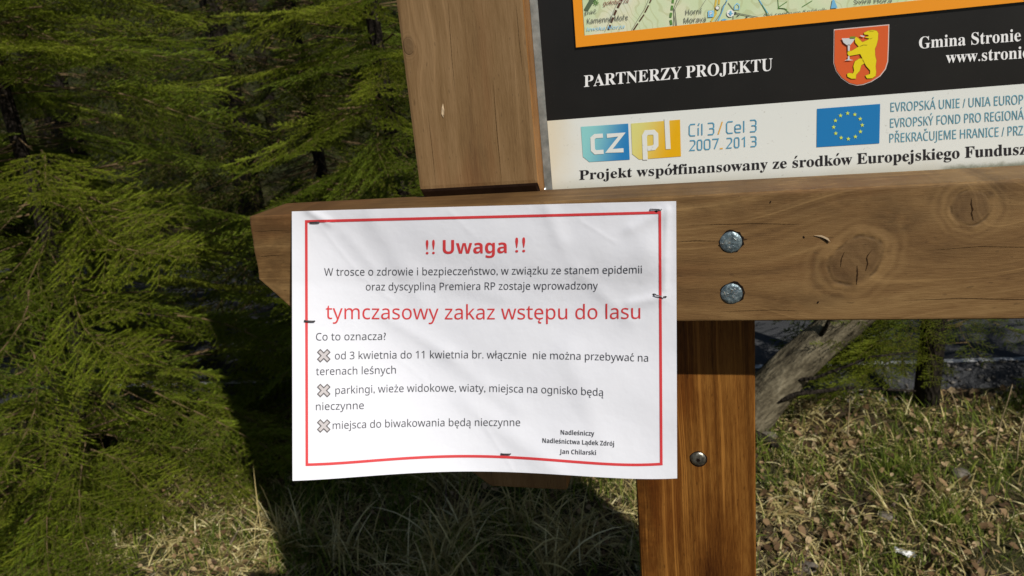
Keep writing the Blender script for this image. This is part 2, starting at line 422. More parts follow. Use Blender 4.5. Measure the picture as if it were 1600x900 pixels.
grassy('dry_grass', [rb(scatter(40000, -2.6, 1.9, 1.0, 2.75), .038, .022, 1.15, 1.5, .0032),
                     rb(scatter(20000, -2.6, 1.9, 1.0, 2.70, 420, .05), .055, .025, .8, 1.3, .0034),
                     rb(scatter(2200, -1.45, -.45, 1.25, 2.1, 14, .045), .15, .06, .45, 1.3, .0036, 1.2, 6),
                     rb(scatter(260, -.1, 1.4, 1.45, 2.5, 16, .035), .12, .04, .6, 1.3, .0034, 1.1, 6),
                     rb(scatter(16000, -3.6, 2.6, -.9, 1.0), .05, .025, 1.0, 1.5, .0034, .9, 3), rb(scatter(9000, -4.6, -2.6, .6, 2.8), .05, .025, 1.0, 1.5, .0034, .9, 3), rb(scatter(7000, 1.9, 3.6, .6, 2.8), .05, .025, 1.0, 1.5, .0034, .9, 3),
                     rb(scatter(9000, -6, 6, 2.2, 2.8), .035, .025, 1.0, 1.5, .003, .9, 3)], STRAW,
       'matted dry straw grass lying over the ground behind the post', 'dry grass')
grassy('green_grass', [rb(scatter(30000, -2.6, 1.9, 1.0, 2.8, 200, .075, ph=2.5), .045, .02, .35, 1., .0026, .7),
                       rb(scatter(3200, -.2, 1.6, 1.2, 2.7, 22, .05), .065, .025, .25, 1., .0036, .7),
                       rb(scatter(2200, -1.6, -.4, 1.1, 1.9, 40, .05), .09, .04, .35, 1., .0036, .9)], GREEN,
       'short green grass sprouting through the straw', 'grass')
def leaf_mesh(P, size):
    n = len(P); h = rng.uniform(0, 2 * math.pi, n); tilt = rng.normal(0, .55, n); t2 = rng.normal(0, .5, n)
    L = size * rng.uniform(.5, 1.4, n); W = L * rng.uniform(.45, .8, n); curl = rng.uniform(.1, .6, n) * L * .6
    base = np.array([(-1, 0, 0), (-.35, .5, 1), (.4, .42, .8), (1, 0, .2), (.4, -.42, .9), (-.35, -.5, 1.1), (0, 0, 0)])
    a = base[None, :, 0] * L[:, None] * .5; b = base[None, :, 1] * W[:, None]; c = base[None, :, 2] * curl[:, None] * .5
    c2 = c + a * np.sin(tilt)[:, None] + b * np.sin(t2)[:, None]
    x = a * np.cos(h)[:, None] - b * np.sin(h)[:, None]; y = a * np.sin(h)[:, None] + b * np.cos(h)[:, None]
    V = np.stack([x + P[:, 0:1], y + P[:, 1:2], c2 + P[:, 2:3] + .008 + rng.uniform(0, .02, n)[:, None]], -1)
    T = np.array([(6, 0, 1), (6, 1, 2), (6, 2, 3), (6, 3, 4), (6, 4, 5), (6, 5, 0)])
    T = (T[None] + (np.arange(n) * 7)[:, None, None]).reshape(-1, 3); return V.reshape(-1, 3), T
LEAF = blade_mat('dead_leaf', [(0., (.05, .028, .014)), (.4, (.14, .085, .040)), (.75, (.29, .19, .095)), (1., (.50, .38, .22))], .15)
grassy('leaf_litter', [leaf_mesh(scatter(6000, -2.6, 2., 1.0, 2.85, 90, .09), .022), leaf_mesh(scatter(7000, -2.6, 2., 1.0, 2.85, ph=1.4), .018),
                       leaf_mesh(scatter(1500, .3, 1.3, 1.4, 2.9, 22, .14), .028)], LEAF,
       'brown curled dead leaves scattered among the straw', 'leaf litter')
M = Mat('twig_wood', .9, 0, .1); M.color(M.ramp(M.rand(), [(0, (.05, .035, .025)), (1, (.16, .12, .09))])); TWIG = M.m
grassy('fallen_twigs', [rb(scatter(900, -2.4, 1.9, 1.1, 2.9), .12, .07, 1.35, 1.5, .004, .15, 3)], TWIG, 'thin fallen twigs lying in the grass', 'twigs')
M = Mat('pebble', .9, 0, .2); M.color(M.ramp(M.rand(), [(0, (.07, .065, .06)), (.6, (.15, .14, .12)), (1, (.27, .25, .22))])); PEB = M.m
ico = np.array([(0, 0, 1), (.9, 0, .2), (.3, .85, .25), (-.7, .55, .15), (-.75, -.5, .3), (.25, -.9, .2), (0, 0, -.6)]); it = np.array([(0, 1, 2), (0, 2, 3), (0, 3, 4), (0, 4, 5), (0, 5, 1), (6, 2, 1), (6, 3, 2), (6, 4, 3), (6, 5, 4), (6, 1, 5)])
n = 1500; px_ = rng.uniform(-3, 4, n); py_ = road_y(px_) - np.abs(rng.normal(.02, .16, n)); s_ = rng.uniform(.004, .016, n)
P = np.stack([px_, py_, np.maximum(gz(px_, py_), np.clip((py_ - road_y(px_) + .16) * .76 - .03, -.03, .046)) + .003], 1)
V = (ico[None] * s_[:, None, None] * rng.uniform(.6, 1.3, (n, 1, 3)) + P[:, None]).reshape(-1, 3); T = (it[None] + (np.arange(n) * 7)[:, None, None]).reshape(-1, 3)
grassy('road_gravel', [(V, T)], PEB, 'loose pale gravel along the edge of the asphalt', 'gravel')

# ---------------------------------------------------------------- the information board
ZO = 1.5                                                   # eye height; the board was measured from there
kA = unp(1335, 408); kB = unp(1515, 325); kC = unp(638, 72, .045)
zt_ = ZO - .0965; s1_ = unp(1300, 452); s2_ = unp(1400, 348); s3_ = unp(1555, 298); s4_ = unp(1480, 390); s5_ = unp(1240, 470); s6_ = unp(1275, 420)
BEAMW = wood('beam_wood', 0, (.078, .039, .013), (.158, .086, .030), (.248, .150, .058),
             knots=[(kA[0], kA[2], .0168, .0165, -.25), (kB[0], kB[2], .0118, .0115, .1)], seed=3., pale=.42,
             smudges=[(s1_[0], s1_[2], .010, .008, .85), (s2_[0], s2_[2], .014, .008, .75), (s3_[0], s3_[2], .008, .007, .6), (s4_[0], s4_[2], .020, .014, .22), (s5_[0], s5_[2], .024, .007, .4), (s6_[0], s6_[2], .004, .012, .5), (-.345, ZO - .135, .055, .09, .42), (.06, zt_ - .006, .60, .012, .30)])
UPW = wood('upright_wood', 2, (.100, .055, .022), (.172, .100, .040), (.240, .148, .068), knots=[(kC[0], kC[2], .0065, .0045, 0)], seed=9., pale=.22)
POSTW = wood('post_wood', 2, (.034, .009, .002), (.118, .042, .007), (.25, .110, .022), seed=5., pale=.6, rough=.38, fine=.45, smudges=[(-.066, ZO - .37, .016, .12, .45)])
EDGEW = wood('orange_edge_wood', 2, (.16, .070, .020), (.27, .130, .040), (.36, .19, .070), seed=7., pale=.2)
ENDW = wood('dark_shoulder_wood', 2, (.018, .008, .006), (.032, .016, .011), (.055, .030, .02), seed=6., pale=.1)
board = empty('information_board', (-.02, .10, 0), 'timber information board holding a trail map panel above a notice', 'information board')
zt = ZO - .0965; zb = ZO - .1858
_re = random.Random(4); EDGE_ = [(-.3618 - .0020 * k / 9 + _re.uniform(-.0005, .0007), zt + .0035 - (zt + .0035 - ZO + .146) * k / 9) for k in range(1, 9)]
beam = prism('crossbeam', [(-.3615, zt + .0035)] + EDGE_ + [(-.3640, ZO - .146), (-.3525, ZO - .1572), (-.3405, ZO - .1695), (-.3230, zb), (1.27, zb - .001), (1.29, ZO - .165), (1.298, ZO - .14), (1.295, zt)], 0., .058, BEAMW, board, .0022)
beam['label'] = 'thick knotty lower crossbeam with a cut corner at its left end'
def upright(x0, x1, name='upright'):
    z0 = zt + .0060
    bm = bmesh.new()                                       # profile in depth and height: rests on the beam, lower end runs on behind it
    prof = [(.045, ZO + 1.88), (.045, z0 + .0045), (.0530, z0 - .0045), (.0600, z0 - .0045), (.0600, ZO - .3665), (.100, ZO - .3665), (.100, ZO + 1.88)]
    A = [bm.verts.new((x0, p, q)) for p, q in prof]; Bv = [bm.verts.new((x1, p, q)) for p, q in prof]; n = len(prof)
    bm.faces.new(A); bm.faces.new(Bv[::-1])
    for i in range(n): bm.faces.new((A[(i + 1) % n], A[i], Bv[i], Bv[(i + 1) % n]))
    bmesh.ops.recalc_face_normals(bm, faces=bm.faces)
    # the lower end has its outer corner cut off
    s = -1 if x0 < .5 else 1; xc = x0 if s < 0 else x1
    bmesh.ops.bisect_plane(bm, geom=list(bm.verts) + list(bm.edges) + list(bm.faces), plane_co=(xc - s * .028, 0, ZO - .367), plane_no=(s * .62, 0, -.78), clear_outer=True)
    ed = [e for e in bm.edges if e.is_boundary]; bmesh.ops.holes_fill(bm, edges=ed)
    bmesh.ops.recalc_face_normals(bm, faces=bm.faces)
    bmesh.ops.bevel(bm, geom=list(bm.edges), offset=.0028, segments=2, affect='EDGES', profile=.6, clamp_overlap=True)
    bmesh.ops.translate(bm, verts=bm.verts, vec=-WPOS[board]); me = bpy.data.meshes.new(name); bm.to_mesh(me); bm.free()
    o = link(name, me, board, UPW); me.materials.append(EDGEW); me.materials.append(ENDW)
    for p in me.polygons:                                  # orange inner edge, darker wood on the downward faces of the shoulder
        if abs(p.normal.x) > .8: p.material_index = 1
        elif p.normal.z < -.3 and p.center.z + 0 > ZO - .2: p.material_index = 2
    return o
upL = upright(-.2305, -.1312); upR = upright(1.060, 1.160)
upL['label'] = 'wide brown left upright with a small knot and a pale splinter'
pxl, pxr = -.0700, .0303
postL = prism('post', [(pxl, -.4), (pxr, -.4), (pxr, zb + .085), (pxl, zb + .085)], .0602, .155, POSTW, board, .003)
postL['label'] = 'orange brown stained left post carrying the crossbeam'
postR = prism('post', [(.900, -.4), (1.0, -.4), (1.0, zb + .085), (.900, zb + .085)], .0602, .155, POSTW, board, .003)
topb = prism('top_beam', [(-.36, ZO + 1.79), (1.29, ZO + 1.79), (1.29, ZO + 1.88), (-.36, ZO + 1.88)], .000, .0445, BEAMW, board, .0035)
# panel of metal with its print
YP = .0660
M = Mat('galvanised_edge', .45, .6, .4); x, y, z = M.pos(); n = M.noise(x, y, z, 90., 4., .6)
M.color(M.ramp(n, [(.3, (.20, .22, .21)), (.6, (.38, .40, .38)), (.8, (.50, .52, .48))])); M.bump(n, .0003); GALV = M.m
panel = prism('map_panel', [(-.1310, ZO - .1035), (1.0598, ZO - .1035), (1.0598, ZO + 1.785), (-.1310, ZO + 1.785)], YP, YP + .003, GALV, board, 0)
mp = lambda k: (lambda u, v: unp(u, v, YP - .0003 * k))
def rect(name, x0, z0, x1, z1, k, mat, parent, nx=1):
    y = YP - .0003 * k; return mesh(name, [(x0, y, z0), (x1, y, z0), (x1, y, z1), (x0, y, z1)], [(0, 1, 2, 3)], mat, parent)
xL = unp(855, 188, YP)[0]; zBlk = float(np.mean([unp(855, 188, YP)[2], unp(1600, 132, YP)[2]]))
M = Mat('black_print', .32, 0, .34); x, y, z = M.pos(); n = M.noise(x, y, z, 12., 5., .6); sp = M.noise(x, y, z, 700., 2., .6)
M.color(M.mix(sp.step(.66, .76) * .5, M.ramp(n, [(.3, (.009, .0085, .008)), (.7, (.014, .013, .012))]), (.06, .058, .05))); BLACK = M.m
M = Mat('white_print', .35, 0, .4); x, y, z = M.pos(); n = M.noise(x, y, z, 22., 5., .6); n2 = M.noise(x, y, z, 160., 4., .7); zr = z - (ZO - .0975); xr = x - xL
grime = ((zr * -1.) / .012).exp() if False else 1. - (zr + n * .012).step(.004, .020)
leftg = 1. - (xr + n * .03 - zr * .25).step(.004, .034)
c = M.mix(leftg * .55, (.675, .695, .655), (.60, .50, .30)); c = M.mix(grime * .45, c, (.42, .36, .22)); c = M.mix(n2.step(.66, .76) * .22, c, (.33, .28, .18))
moss = (1. - (zr + n2 * .006).step(.0045, .0085)) * (x + n * .03).step(.165, .180); c = M.mix(moss * .85, c, (.17, .18, .12))
spk = M.noise(x, y, z + 3., 420., 2., .5).step(.70, .75); c = M.mix(spk * .25, c, (.20, .16, .10))
M.color(c); WHITE = M.m
rect('black_field', xL, zBlk, 1.0540, ZO + 1.775, 1, BLACK, panel)
rect('white_strip', xL, ZO - .1020, 1.0540, zBlk, 1, WHITE, panel)
zO0 = float(np.mean([unp(900, 72.7, YP)[2], unp(1250, 38, YP)[2], unp(1600, 5, YP)[2]])); xO0 = unp(898.5, 40, YP)[0]
zO1 = float(np.mean([unp(913, 55, YP)[2], unp(1200, 25, YP)[2], unp(1450, 0, YP)[2]])); xO1 = unp(912, 30, YP)[0]
ORANGE = flat('orange_print', (.78, .28, .012), .35, .4)
M = Mat('map_print', .4, 0, .4); x, y, z = M.pos(); n = M.noise(x * 9, y, z * 9, 1., 4., .5); n2 = M.noise(x * 26, y, z * 26 + 4., 1., 3., .5); n4 = M.noise(x * 45, y, z * 45, 1., 2., .5)
con = ((n * 1.0 + n4 * .04 + x * 2.2) * 230.).sin().step(.62, .95)
c = M.ramp(n2, [(.30, (.50, .62, .34)), (.48, (.58, .66, .42)), (.58, (.66, .66, .46)), (.70, (.60, .70, .62))])
c = M.mix(con * .40, c, (.40, .42, .20)); M.color(c); MAPM = M.m
xR1, zT1 = 1.034, ZO + 1.687
rect('map_sheet', xO1, zO1, xR1, zT1, 2, MAPM, panel)
# map drawing: under the orange border
BRN = flat('brown_print', (.08, .035, .02)); GRN = flat('green_line_print', (.10, .24, .05)); BLU = flat('blue_print', (.16, .42, .62)); GRY = flat('grey_line_print', (.17, .17, .14))
LBL = flat('map_label_print', (.10, .11, .10)); CYN = flat('light_blue_print', (.22, .52, .78)); RED_D = flat('dark_red_print', (.22, .05, .04)); YEL = flat('yellow_print', (.62, .46, .08)); PALE = flat('pale_print', (.78, .78, .72))
FOR = flat('forest_print', (.09, .13, .07)); DRED = flat('red_print', (.45, .02, .015))
def Q(ox, oy, s): return lambda L: [(ox + a / s, oy + b / s) for a, b in L]
A1 = Q(900, 0, 8.889); A2 = Q(1050, 0, 8.889); A3 = Q(1180, 0, 5.714)
def dash(L, on, off):
    P = densify(L, 1.); out = []; i = 0
    while i < len(P) - 1: out.append(P[i:i + on + 1]); i += on + off
    return [p for p in out if len(p) > 1]
m3, m4, m5, m6 = mp(3), mp(4), mp(5), mp(6)
shape('relief_shading', [A1([(110, 130), (180, 10), (200, -60), (330, -60), (250, 20), (170, 150), (120, 150)])], m3, FOR, panel)
strokes('trail_line', dash(A1([(660, -60), (610, 50), (560, 140), (490, 310), (440, 440)]), 8, 4), 3.4, m3, BRN, panel)
strokes('trail_line', dash(A1([(1070, -60), (1000, 90), (940, 210), (850, 340), (790, 430)]), 12, 4), 2.2, m3, BRN, panel)
strokes('track_line', [A1([(1030, -60), (960, 110), (860, 270), (760, 440)]), A1([(640, -60), (550, 90), (500, 220), (400, 440)])], .8, m3, GRY, panel)
strokes('trail_line', dash(A1([(1350, -20), (1330, 130), (1310, 250), (1330, 370)]), 7, 4), 3.6, m3, GRN, panel)
strokes('track_line', [A1([(1420, -30), (1350, 130), (1370, 260), (1385, 360)]), A1([(1450, -30), (1375, 130), (1400, 360)]), A2([(480, -20), (390, 120)]), A2([(70, -10), (30, 110), (20, 360)])], .7, m3, GRY, panel)
strokes('road_print', [A2([(620, -30), (600, 80), (610, 190), (540, 300)]), A2([(660, -30), (650, 60)])], 3., m3, YEL, panel)
strokes('road_print', [A2([(760, 20), (700, 90), (680, 180), (600, 300)]), A2([(780, 40), (850, 130), (850, 270)])], 1.0, m3, GRY, panel)
for _l in ([(730, 60), (700, 150), (640, 290)], [(1200, -20), (1260, 80), (1330, 180)], [(770, -20), (740, 60)]): strokes('stream_print', [A2(_l)], 1.6, m3, BLU, panel)
strokes('path_print', [A2([(1470, -20), (1480, 110), (1600, 130)]), A2([(1480, 100), (1600, 20)]), A3([(60, 40), (100, 110), (105, 140)]), A3([(420, 60), (510, 5)]), A3([(200, 75), (260, 75), (300, 110)])], 1.0, m3, GRN, panel)
strokes('slope_line_print', [A2([(880, 180), (1200, 240)]), A2([(900, 225), (940, 200)]), A2([(1020, 245), (1060, 225)])], 1.2, m4, LBL, panel)
circ = lambda cx_, cy_, r, n=16: [(cx_ + r * math.cos(2 * math.pi * i / n), cy_ + r * math.sin(2 * math.pi * i / n)) for i in range(n)]
shape('map_symbol', [A2(circ(880, 180, 17)), ], m4, LBL, panel); shape('map_symbol', [A2(circ(630, 110, 32))], m4, GRY, panel); shape('map_symbol', [A2(circ(630, 110, 23))], m5, PALE, panel)
shape('parking_symbol', [A2([(500, 150), (580, 145), (580, 235), (500, 240)])], m4, CYN, panel)
lettering('P', 'B', [A2([(522, 215)])[0], A2([(560, 213)])[0]], 6.0, m5, PALE, panel)
shape('map_symbol', [A2(circ(810, 185, 52))], m4, PALE, panel); shape('map_symbol', [A2([(775, 180), (800, 180), (805, 150), (825, 150), (830, 180), (855, 180), (830, 195), (822, 215), (805, 215), (800, 195)])], m5, BLU, panel)
strokes('map_symbol', [A2([(870, 80), (870, 130), (935, 125), (935, 70), (905, 45), (870, 80)])], 1.2, m4, CYN, panel)
shape('map_symbol', [A2([(680, 275), (730, 258), (770, 275), (700, 290)])], m4, BLU, panel); shape('map_symbol', [A3([(690, -5), (705, -5), (735, 70), (675, 75)])], m4, BLU, panel)
sunr = []
for i in range(8):
    a = i * math.pi / 4; sunr.append(A1([(275 + 22 * math.cos(a), 35 + 22 * math.sin(a)), (275 + 42 * math.cos(a), 35 + 42 * math.sin(a))]))
strokes('map_symbol', sunr + [A1(circ(275, 35, 18, 10) + [(293, 35)])], 1.1, m4, GRN, panel)
lettering('gołoborza', 'R', [A1([(375, 75)])[0], A1([(725, 35)])[0]], 6.6, m4, RED_D, panel, .2)
lettering('pač', 'R', [A1([(125, 200)])[0], A1([(285, 182)])[0]], 6.0, m4, LBL, panel)
lettering('Kamenné Moře', 'R', [A1([(155, 330)])[0], A1([(722, 275)])[0]], 8.2, m4, LBL, panel)
lettering('lewska Morza', 'R', [A1([(145, 430)])[0], A1([(668, 390)])[0]], 5.4, m4, CYN, panel, .25)
lettering('Horní', 'R', [A2([(190, 207)])[0], A2([(415, 188)])[0]], 8.2, m4, LBL, panel)
lettering('Morava', 'R', [A2([(165, 322)])[0], A2([(472, 298)])[0]], 8.2, m4, LBL, panel)
lettering('Ski centrum Sněžník', 'R', [A3([(80, 158)])[0], A3([(640, 108)])[0]], 6.4, m4, LBL, panel)
lettering('Sviní Hora', 'R', [A3([(885, 32)])[0], A3([(1220, 20)])[0]], 6.5, m4, LBL, panel)
# orange border as four strips
xOo, zOo = 1.047, ZO + 1.70
bd = [(xO0, zO0), (xOo, zO0), (xOo, zOo), (xO0, zOo)]; bi = [(xO1, zO1), (xR1, zO1), (xR1, zT1), (xO1, zT1)]
V = [(a, YP - .0021, b) for a, b in bd + bi]; mesh('orange_border', V, [(0, 1, 5, 4), (1, 2, 6, 5), (2, 3, 7, 6), (3, 0, 4, 7)], ORANGE, panel)
WTXT = flat('white_ink', (.80, .80, .79), .35, .4); BTXT = flat('black_ink', (.016, .015, .018), .35, .4); TEAL = flat('teal_ink', (.12, .31, .40), .35, .4)
lettering('PARTNERZY PROJEKTU', 'S', [(912.3, 136), (1207, 110)], (17.8, 19), mp(2), WTXT, panel, capratio=.676)
lettering('Gmina Stronie', 'S', [(1436, 76), (1595, 64)], (18, 19), mp(2), WTXT, panel, capratio=.676)
lettering('www.stronie', 'S', [(1478, 98.4), (1608, 90.5)], (17.5, 18.5), mp(2), WTXT, panel, capratio=.676)
lettering('Projekt współfinansowany ze środków Europejskiego Fundusz', 'S', [(905, 281), (1604, 241)], (14.6, 17.6), mp(2), BTXT, panel, capratio=.676)
lettering('EVROPSKÁ UNIE / UNIA EUROP', 'R', [(1391.7, 174.6), (1599, 162.5)], (14.2, 14.8), mp(2), TEAL, panel)
lettering('EVROPSKÝ FOND PRO REGIONÁ', 'R', [(1391, 199.5), (1600, 186.5)], (14.2, 14.8), mp(2), TEAL, panel)
lettering('PŘEKRAČUJEME HRANICE / PRZ', 'R', [(1390, 223), (1599, 211)], (14.2, 14.8), mp(2), TEAL, panel)
# flag with twelve stars
FLAG = flat('flag_blue_ink', (.012, .17, .42), .35, .4); STAR = flat('star_ink', (.55, .68, .10), .35, .4)
fl = shape('flag_emblem', [[(1276.7, 170), (1375.3, 162.3), (1374, 224), (1276, 230)]], mp(2), FLAG, panel); st = []
for k in range(12):
    a = k * math.pi / 6; c0 = (1325 + 22.3 * math.sin(a) - .5 * math.cos(a), 197 - 20 * math.cos(a) - 1.6 * math.sin(a)); p = []
    for j in range(10):
        r = 3.5 if j % 2 == 0 else 1.45; b = j * math.pi / 5; p.append((c0[0] + r * math.sin(b), c0[1] - r * math.cos(b)))
    st.append(p)
for p in st: shape('star', [p], mp(3), STAR, panel)
# coat of arms: yellow bear with a silver goblet on red
A4 = Q(1290, 30, 8.182); RED = flat('arms_red_ink', (.62, .10, .022), .35, .4); YBEAR = flat('arms_yellow_ink', (.72, .58, .01), .35, .4); SILV = flat('arms_silver_ink', (.58, .60, .60), .35, .4); OLV = flat('arms_outline_ink', (.30, .22, .015), .35)
sh = [(105, 130), (460, 97), (815, 65), (808, 350), (800, 540), (770, 640), (700, 730), (590, 800), (480, 840), (400, 850), (300, 825), (200, 755), (130, 660), (100, 560), (103, 350)]
inn = [(460 + (a - 460) * .967, 455 + (b - 455) * .967) for a, b in sh]
shape('arms_outline', [A4(sh)], mp(2), flat('arms_border_ink', (.62, .50, .46), .35, .4), panel); arms = shape('coat_of_arms', [A4(inn)], mp(3), RED, panel)
bear = [(490, 175), (540, 150), (600, 138), (655, 150), (672, 180), (668, 260), (650, 330), (630, 380), (632, 460), (648, 530), (638, 600), (645, 680), (638, 725), (595, 755), (530, 757), (508, 722), (568, 700), (570, 655), (520, 600), (498, 560), (470, 500), (440, 445), (300, 470), (280, 445), (283, 410), (335, 405), (425, 350), (380, 300), (372, 245), (390, 228), (415, 240), (470, 295), (545, 262), (560, 245), (500, 235), (555, 215), (540, 200), (495, 195)]
leg2 = [(470, 500), (492, 565), (455, 590), (435, 660), (390, 710), (385, 760), (330, 760), (280, 735), (275, 700), (300, 688), (350, 695), (365, 660), (355, 600), (375, 540), (430, 505)]
strokes('bear_outline', [A4(bear + bear[:1]), A4(leg2 + leg2[:1])], 1.0, mp(4), OLV, panel)
shape('bear_emblem', [A4(bear), A4(leg2)], mp(5), YBEAR, panel)
strokes('bear_outline', [A4([(440, 345), (490, 325), (535, 330)]), A4([(445, 450), (490, 540)]), A4([(560, 150), (620, 150)]), A4([(600, 240), (570, 245)])], .5, mp(6), OLV, panel)
shape('goblet_emblem', [A4([(205, 245), (380, 238), (350, 290), (310, 335), (270, 330), (230, 300)]), A4([(282, 325), (312, 325), (308, 405), (285, 405)]), A4([(287, 470), (304, 470), (308, 512), (355, 525), (240, 528), (283, 513)]), A4([(440, 203), (500, 213), (488, 230), (455, 222)])], mp(6), SILV, panel)
shape('goblet_emblem', [A4([(308, 222), (382, 218), (376, 246), (312, 246)])], mp(7), flat('arms_green_ink', (.16, .24, .02)), panel)
# two-part logo
A5 = Q(900, 180, 5.517)
def grad(name, ca, cb, xa, xb):
    M = Mat(name, .35, 0, .4); x, y, z = M.pos(); M.color(M.mix((x - (z - ZO) * .35).step(xa, xb), ca, cb)); return M.m
g0, g1, g2 = (unp(900 + a / 5.517, 215, YP)[0] + .02 for a in (60, 470, 880))
shape('logo_field', [A5([(42, 100), (450, 72), (463, 383), (115, 403), (60, 358)])], mp(2), grad('blue_gradient_ink', (.24, .56, .55), (.020, .19, .45), g0, g1), panel)
shape('logo_field', [A5([(475, 72), (897, 38), (905, 355), (545, 382), (485, 335)])], mp(2), grad('yellow_gradient_ink', (.62, .60, .20), (.70, .38, .005), g1, g2), panel)
strokes('logo_letter', [A5([(232, 176), (165, 180), (142, 200), (146, 300), (168, 320), (238, 315)]), A5([(266, 178), (396, 166), (284, 308), (410, 302)])], 6.6, mp(3), WHITE, panel)
strokes('logo_letter', [A5([(598, 385), (590, 180), (606, 150), (668, 146), (688, 166), (690, 258), (672, 280), (616, 287)]), A5([(782, 28), (795, 292)])], 7.6, mp(3), WHITE, panel)
def tech(ch):
    P = {'C': [[(1, 1), (.22, 1), (0, .85), (0, .15), (.22, 0), (1, 0)]], 'l': [[(.5, 1), (.5, 0)]], 'í': [[(.35, .66), (.35, 0)], [(.3, .84), (.7, 1.05)]],
         '3': [[(0, 1), (.8, 1), (1, .88), (1, .62), (.8, .52), (.25, .52)], [(.8, .52), (1, .42), (1, .14), (.8, 0), (0, 0)]], '/': [[(0, -.03), (1, 1.05)]],
         'e': [[(1, .02), (.2, .02), (0, .15), (0, .55), (.25, .68), (.8, .68), (1, .55), (1, .34), (0, .34)]], '2': [[(0, 1), (.8, 1), (1, .88), (1, .62), (0, 0), (1, 0)]],
         '0': [[(.2, 1), (.8, 1), (1, .85), (1, .15), (.8, 0), (.2, 0), (0, .15), (0, .85), (.2, 1)]], '7': [[(0, 1), (1, 1), (.35, 0)]], '_': [[(0, 0), (1, 0)]], '1': [[(0, .8), (.7, 1), (.7, 0)]]}
    return P[ch]
def techline(items, b0, b1, h):
    for ch, xa, xb, mt in items:
        L = []
        for s in tech(ch):
            L.append(A5([(xa + a * (xb - xa), b0 + (xa + a * (xb - xa) - 1000) * (b1 - b0) / 550 - b * h) for a, b in s]))
        strokes('lettering', L, 1.9, mp(2), mt, panel)
OR2 = flat('orange_ink', (.68, .38, .06), .35, .4); TL = flat('steel_blue_ink', (.09, .29, .43), .35, .4)
techline([('C', 977, 1028, TL), ('í', 1046, 1070, TL), ('l', 1076, 1096, TL), ('3', 1137, 1188, TL), ('/', 1226, 1262, OR2), ('C', 1299, 1352, TL), ('e', 1371, 1419, TL), ('l', 1438, 1456, TL), ('3', 1501, 1552, TL)], 178, 140, 99)
techline([('2', 982, 1025, TL), ('0', 1047, 1085, TL), ('0', 1108, 1155, TL), ('7', 1176, 1226, TL), ('_', 1242, 1266, OR2), ('2', 1299, 1342, TL), ('0', 1367, 1405, TL), ('1', 1432, 1462, TL), ('3', 1506, 1552, TL)], 303, 268, 84)

# hardware
M = Mat('zinc_bolt', .38, .55, .5); x, y, z = M.pos(); n = M.noise(x, y, z, 330., 4., .7); v = M.voro(x, y, z, 420.)
M.color(M.ramp(n, [(.3, (.05, .07, .08)), (.52, (.15, .20, .22)), (.72, (.36, .42, .42))])); M.bump(n + v * .6, .0005, 1.); ZINC = M.m
HOLE = flat('crushed_hole', (.012, .008, .006), .95, .05)
def disc(P, r, h, seg=28, rings=6, jag=0., name='bolt_head', mat=None, parent=None, flatness=.25):
    """domed head looking out of the board"""
    rr = random.Random(int(P[2] * 1e5)); V = [(P[0], P[1] - h, P[2])]; F = []
    for i in range(1, rings + 1):
        t = i / rings
        for j in range(seg):
            a = 2 * math.pi * j / seg; q = r * t * (1 + (rr.uniform(-jag, jag) if i == rings else 0))
            d = h * (1 - t ** 4) if i < rings else (-.0006 if h > .0003 else 0.)
            V.append((P[0] + q * math.cos(a), P[1] - d, P[2] + q * math.sin(a)))
    for j in range(seg): F.append((0, 1 + (j + 1) % seg, 1 + j))
    for i in range(rings - 1):
        for j in range(seg):
            a = 1 + i * seg + j; b = 1 + i * seg + (j + 1) % seg; F.append((a, b, b + seg, a + seg))
    return mesh(name, V, F, mat, parent, smooth=True)
for (u, v) in ((1142, 378), (1143, 458.5)):
    p = unp(u, v, 0.); h = disc((p[0] + .0006, -.00015, p[2] + .0004), .0082, .0001, 22, 3, .09, 'bolt_hole', HOLE, board); b = disc((p[0], -.0012, p[2]), .0074, .0006, mat=ZINC, parent=board)
    rg = random.Random(int(u * v)); L = []
    for k in range(14):                                    # raised stamp on the head
        a = rg.uniform(0, 6.28); d = rg.uniform(.0005, .005); c0 = (p[0] + d * math.cos(a), p[2] + d * math.sin(a)); t = rg.uniform(0, 6.28); l = rg.uniform(.0012, .0026)
        L.append([(c0[0], c0[1]), (c0[0] + l * math.cos(t), c0[1] + l * math.sin(t))])
    VV, FF = [], []
    for P in L:
        tv, tf = tube([(P[0][0], -.0018, P[0][1]), (P[1][0], -.0018, P[1][1])], [.00035, .0003], 5); o = len(VV); VV += tv; FF += [tuple(o + i for i in f) for f in tf]
    mesh('bolt_stamp', VV, FF, flat('bright_zinc', (.75, .77, .75), .2, .5, .9), b)
p = unp(1091, 717, .0602); disc((p[0], .0600, p[2]), .0073, .0001, 20, 3, .05, 'screw_hole', HOLE, board)
M = Mat('dull_screw', .4, .85, .5); x, y, z = M.pos(); n = M.noise(x, y, z, 260., 3., .6); M.color(M.ramp(n, [(.3, (.10, .09, .07)), (.7, (.34, .33, .28))])); M.bump(n, .0005); DULL = M.m
s = disc((p[0], .0595, p[2]), .0065, .0012, mat=DULL, parent=board, name='screw_head')
star6 = [(p[0] + (.0022 if k % 2 == 0 else .0013) * math.cos(k * math.pi / 6), .0580, p[2] + (.0022 if k % 2 == 0 else .0013) * math.sin(k * math.pi / 6)) for k in range(12)]
mesh('screw_recess', star6, [tuple(range(12))], HOLE, s)
p = unp(850, 297, YP - .001); disc((p[0], YP - .0004, p[2]), .0021, .0013, 16, 4, 0, 'panel_screw', flat('shiny_screw', (.7, .7, .66), .2, .5, .9), board)
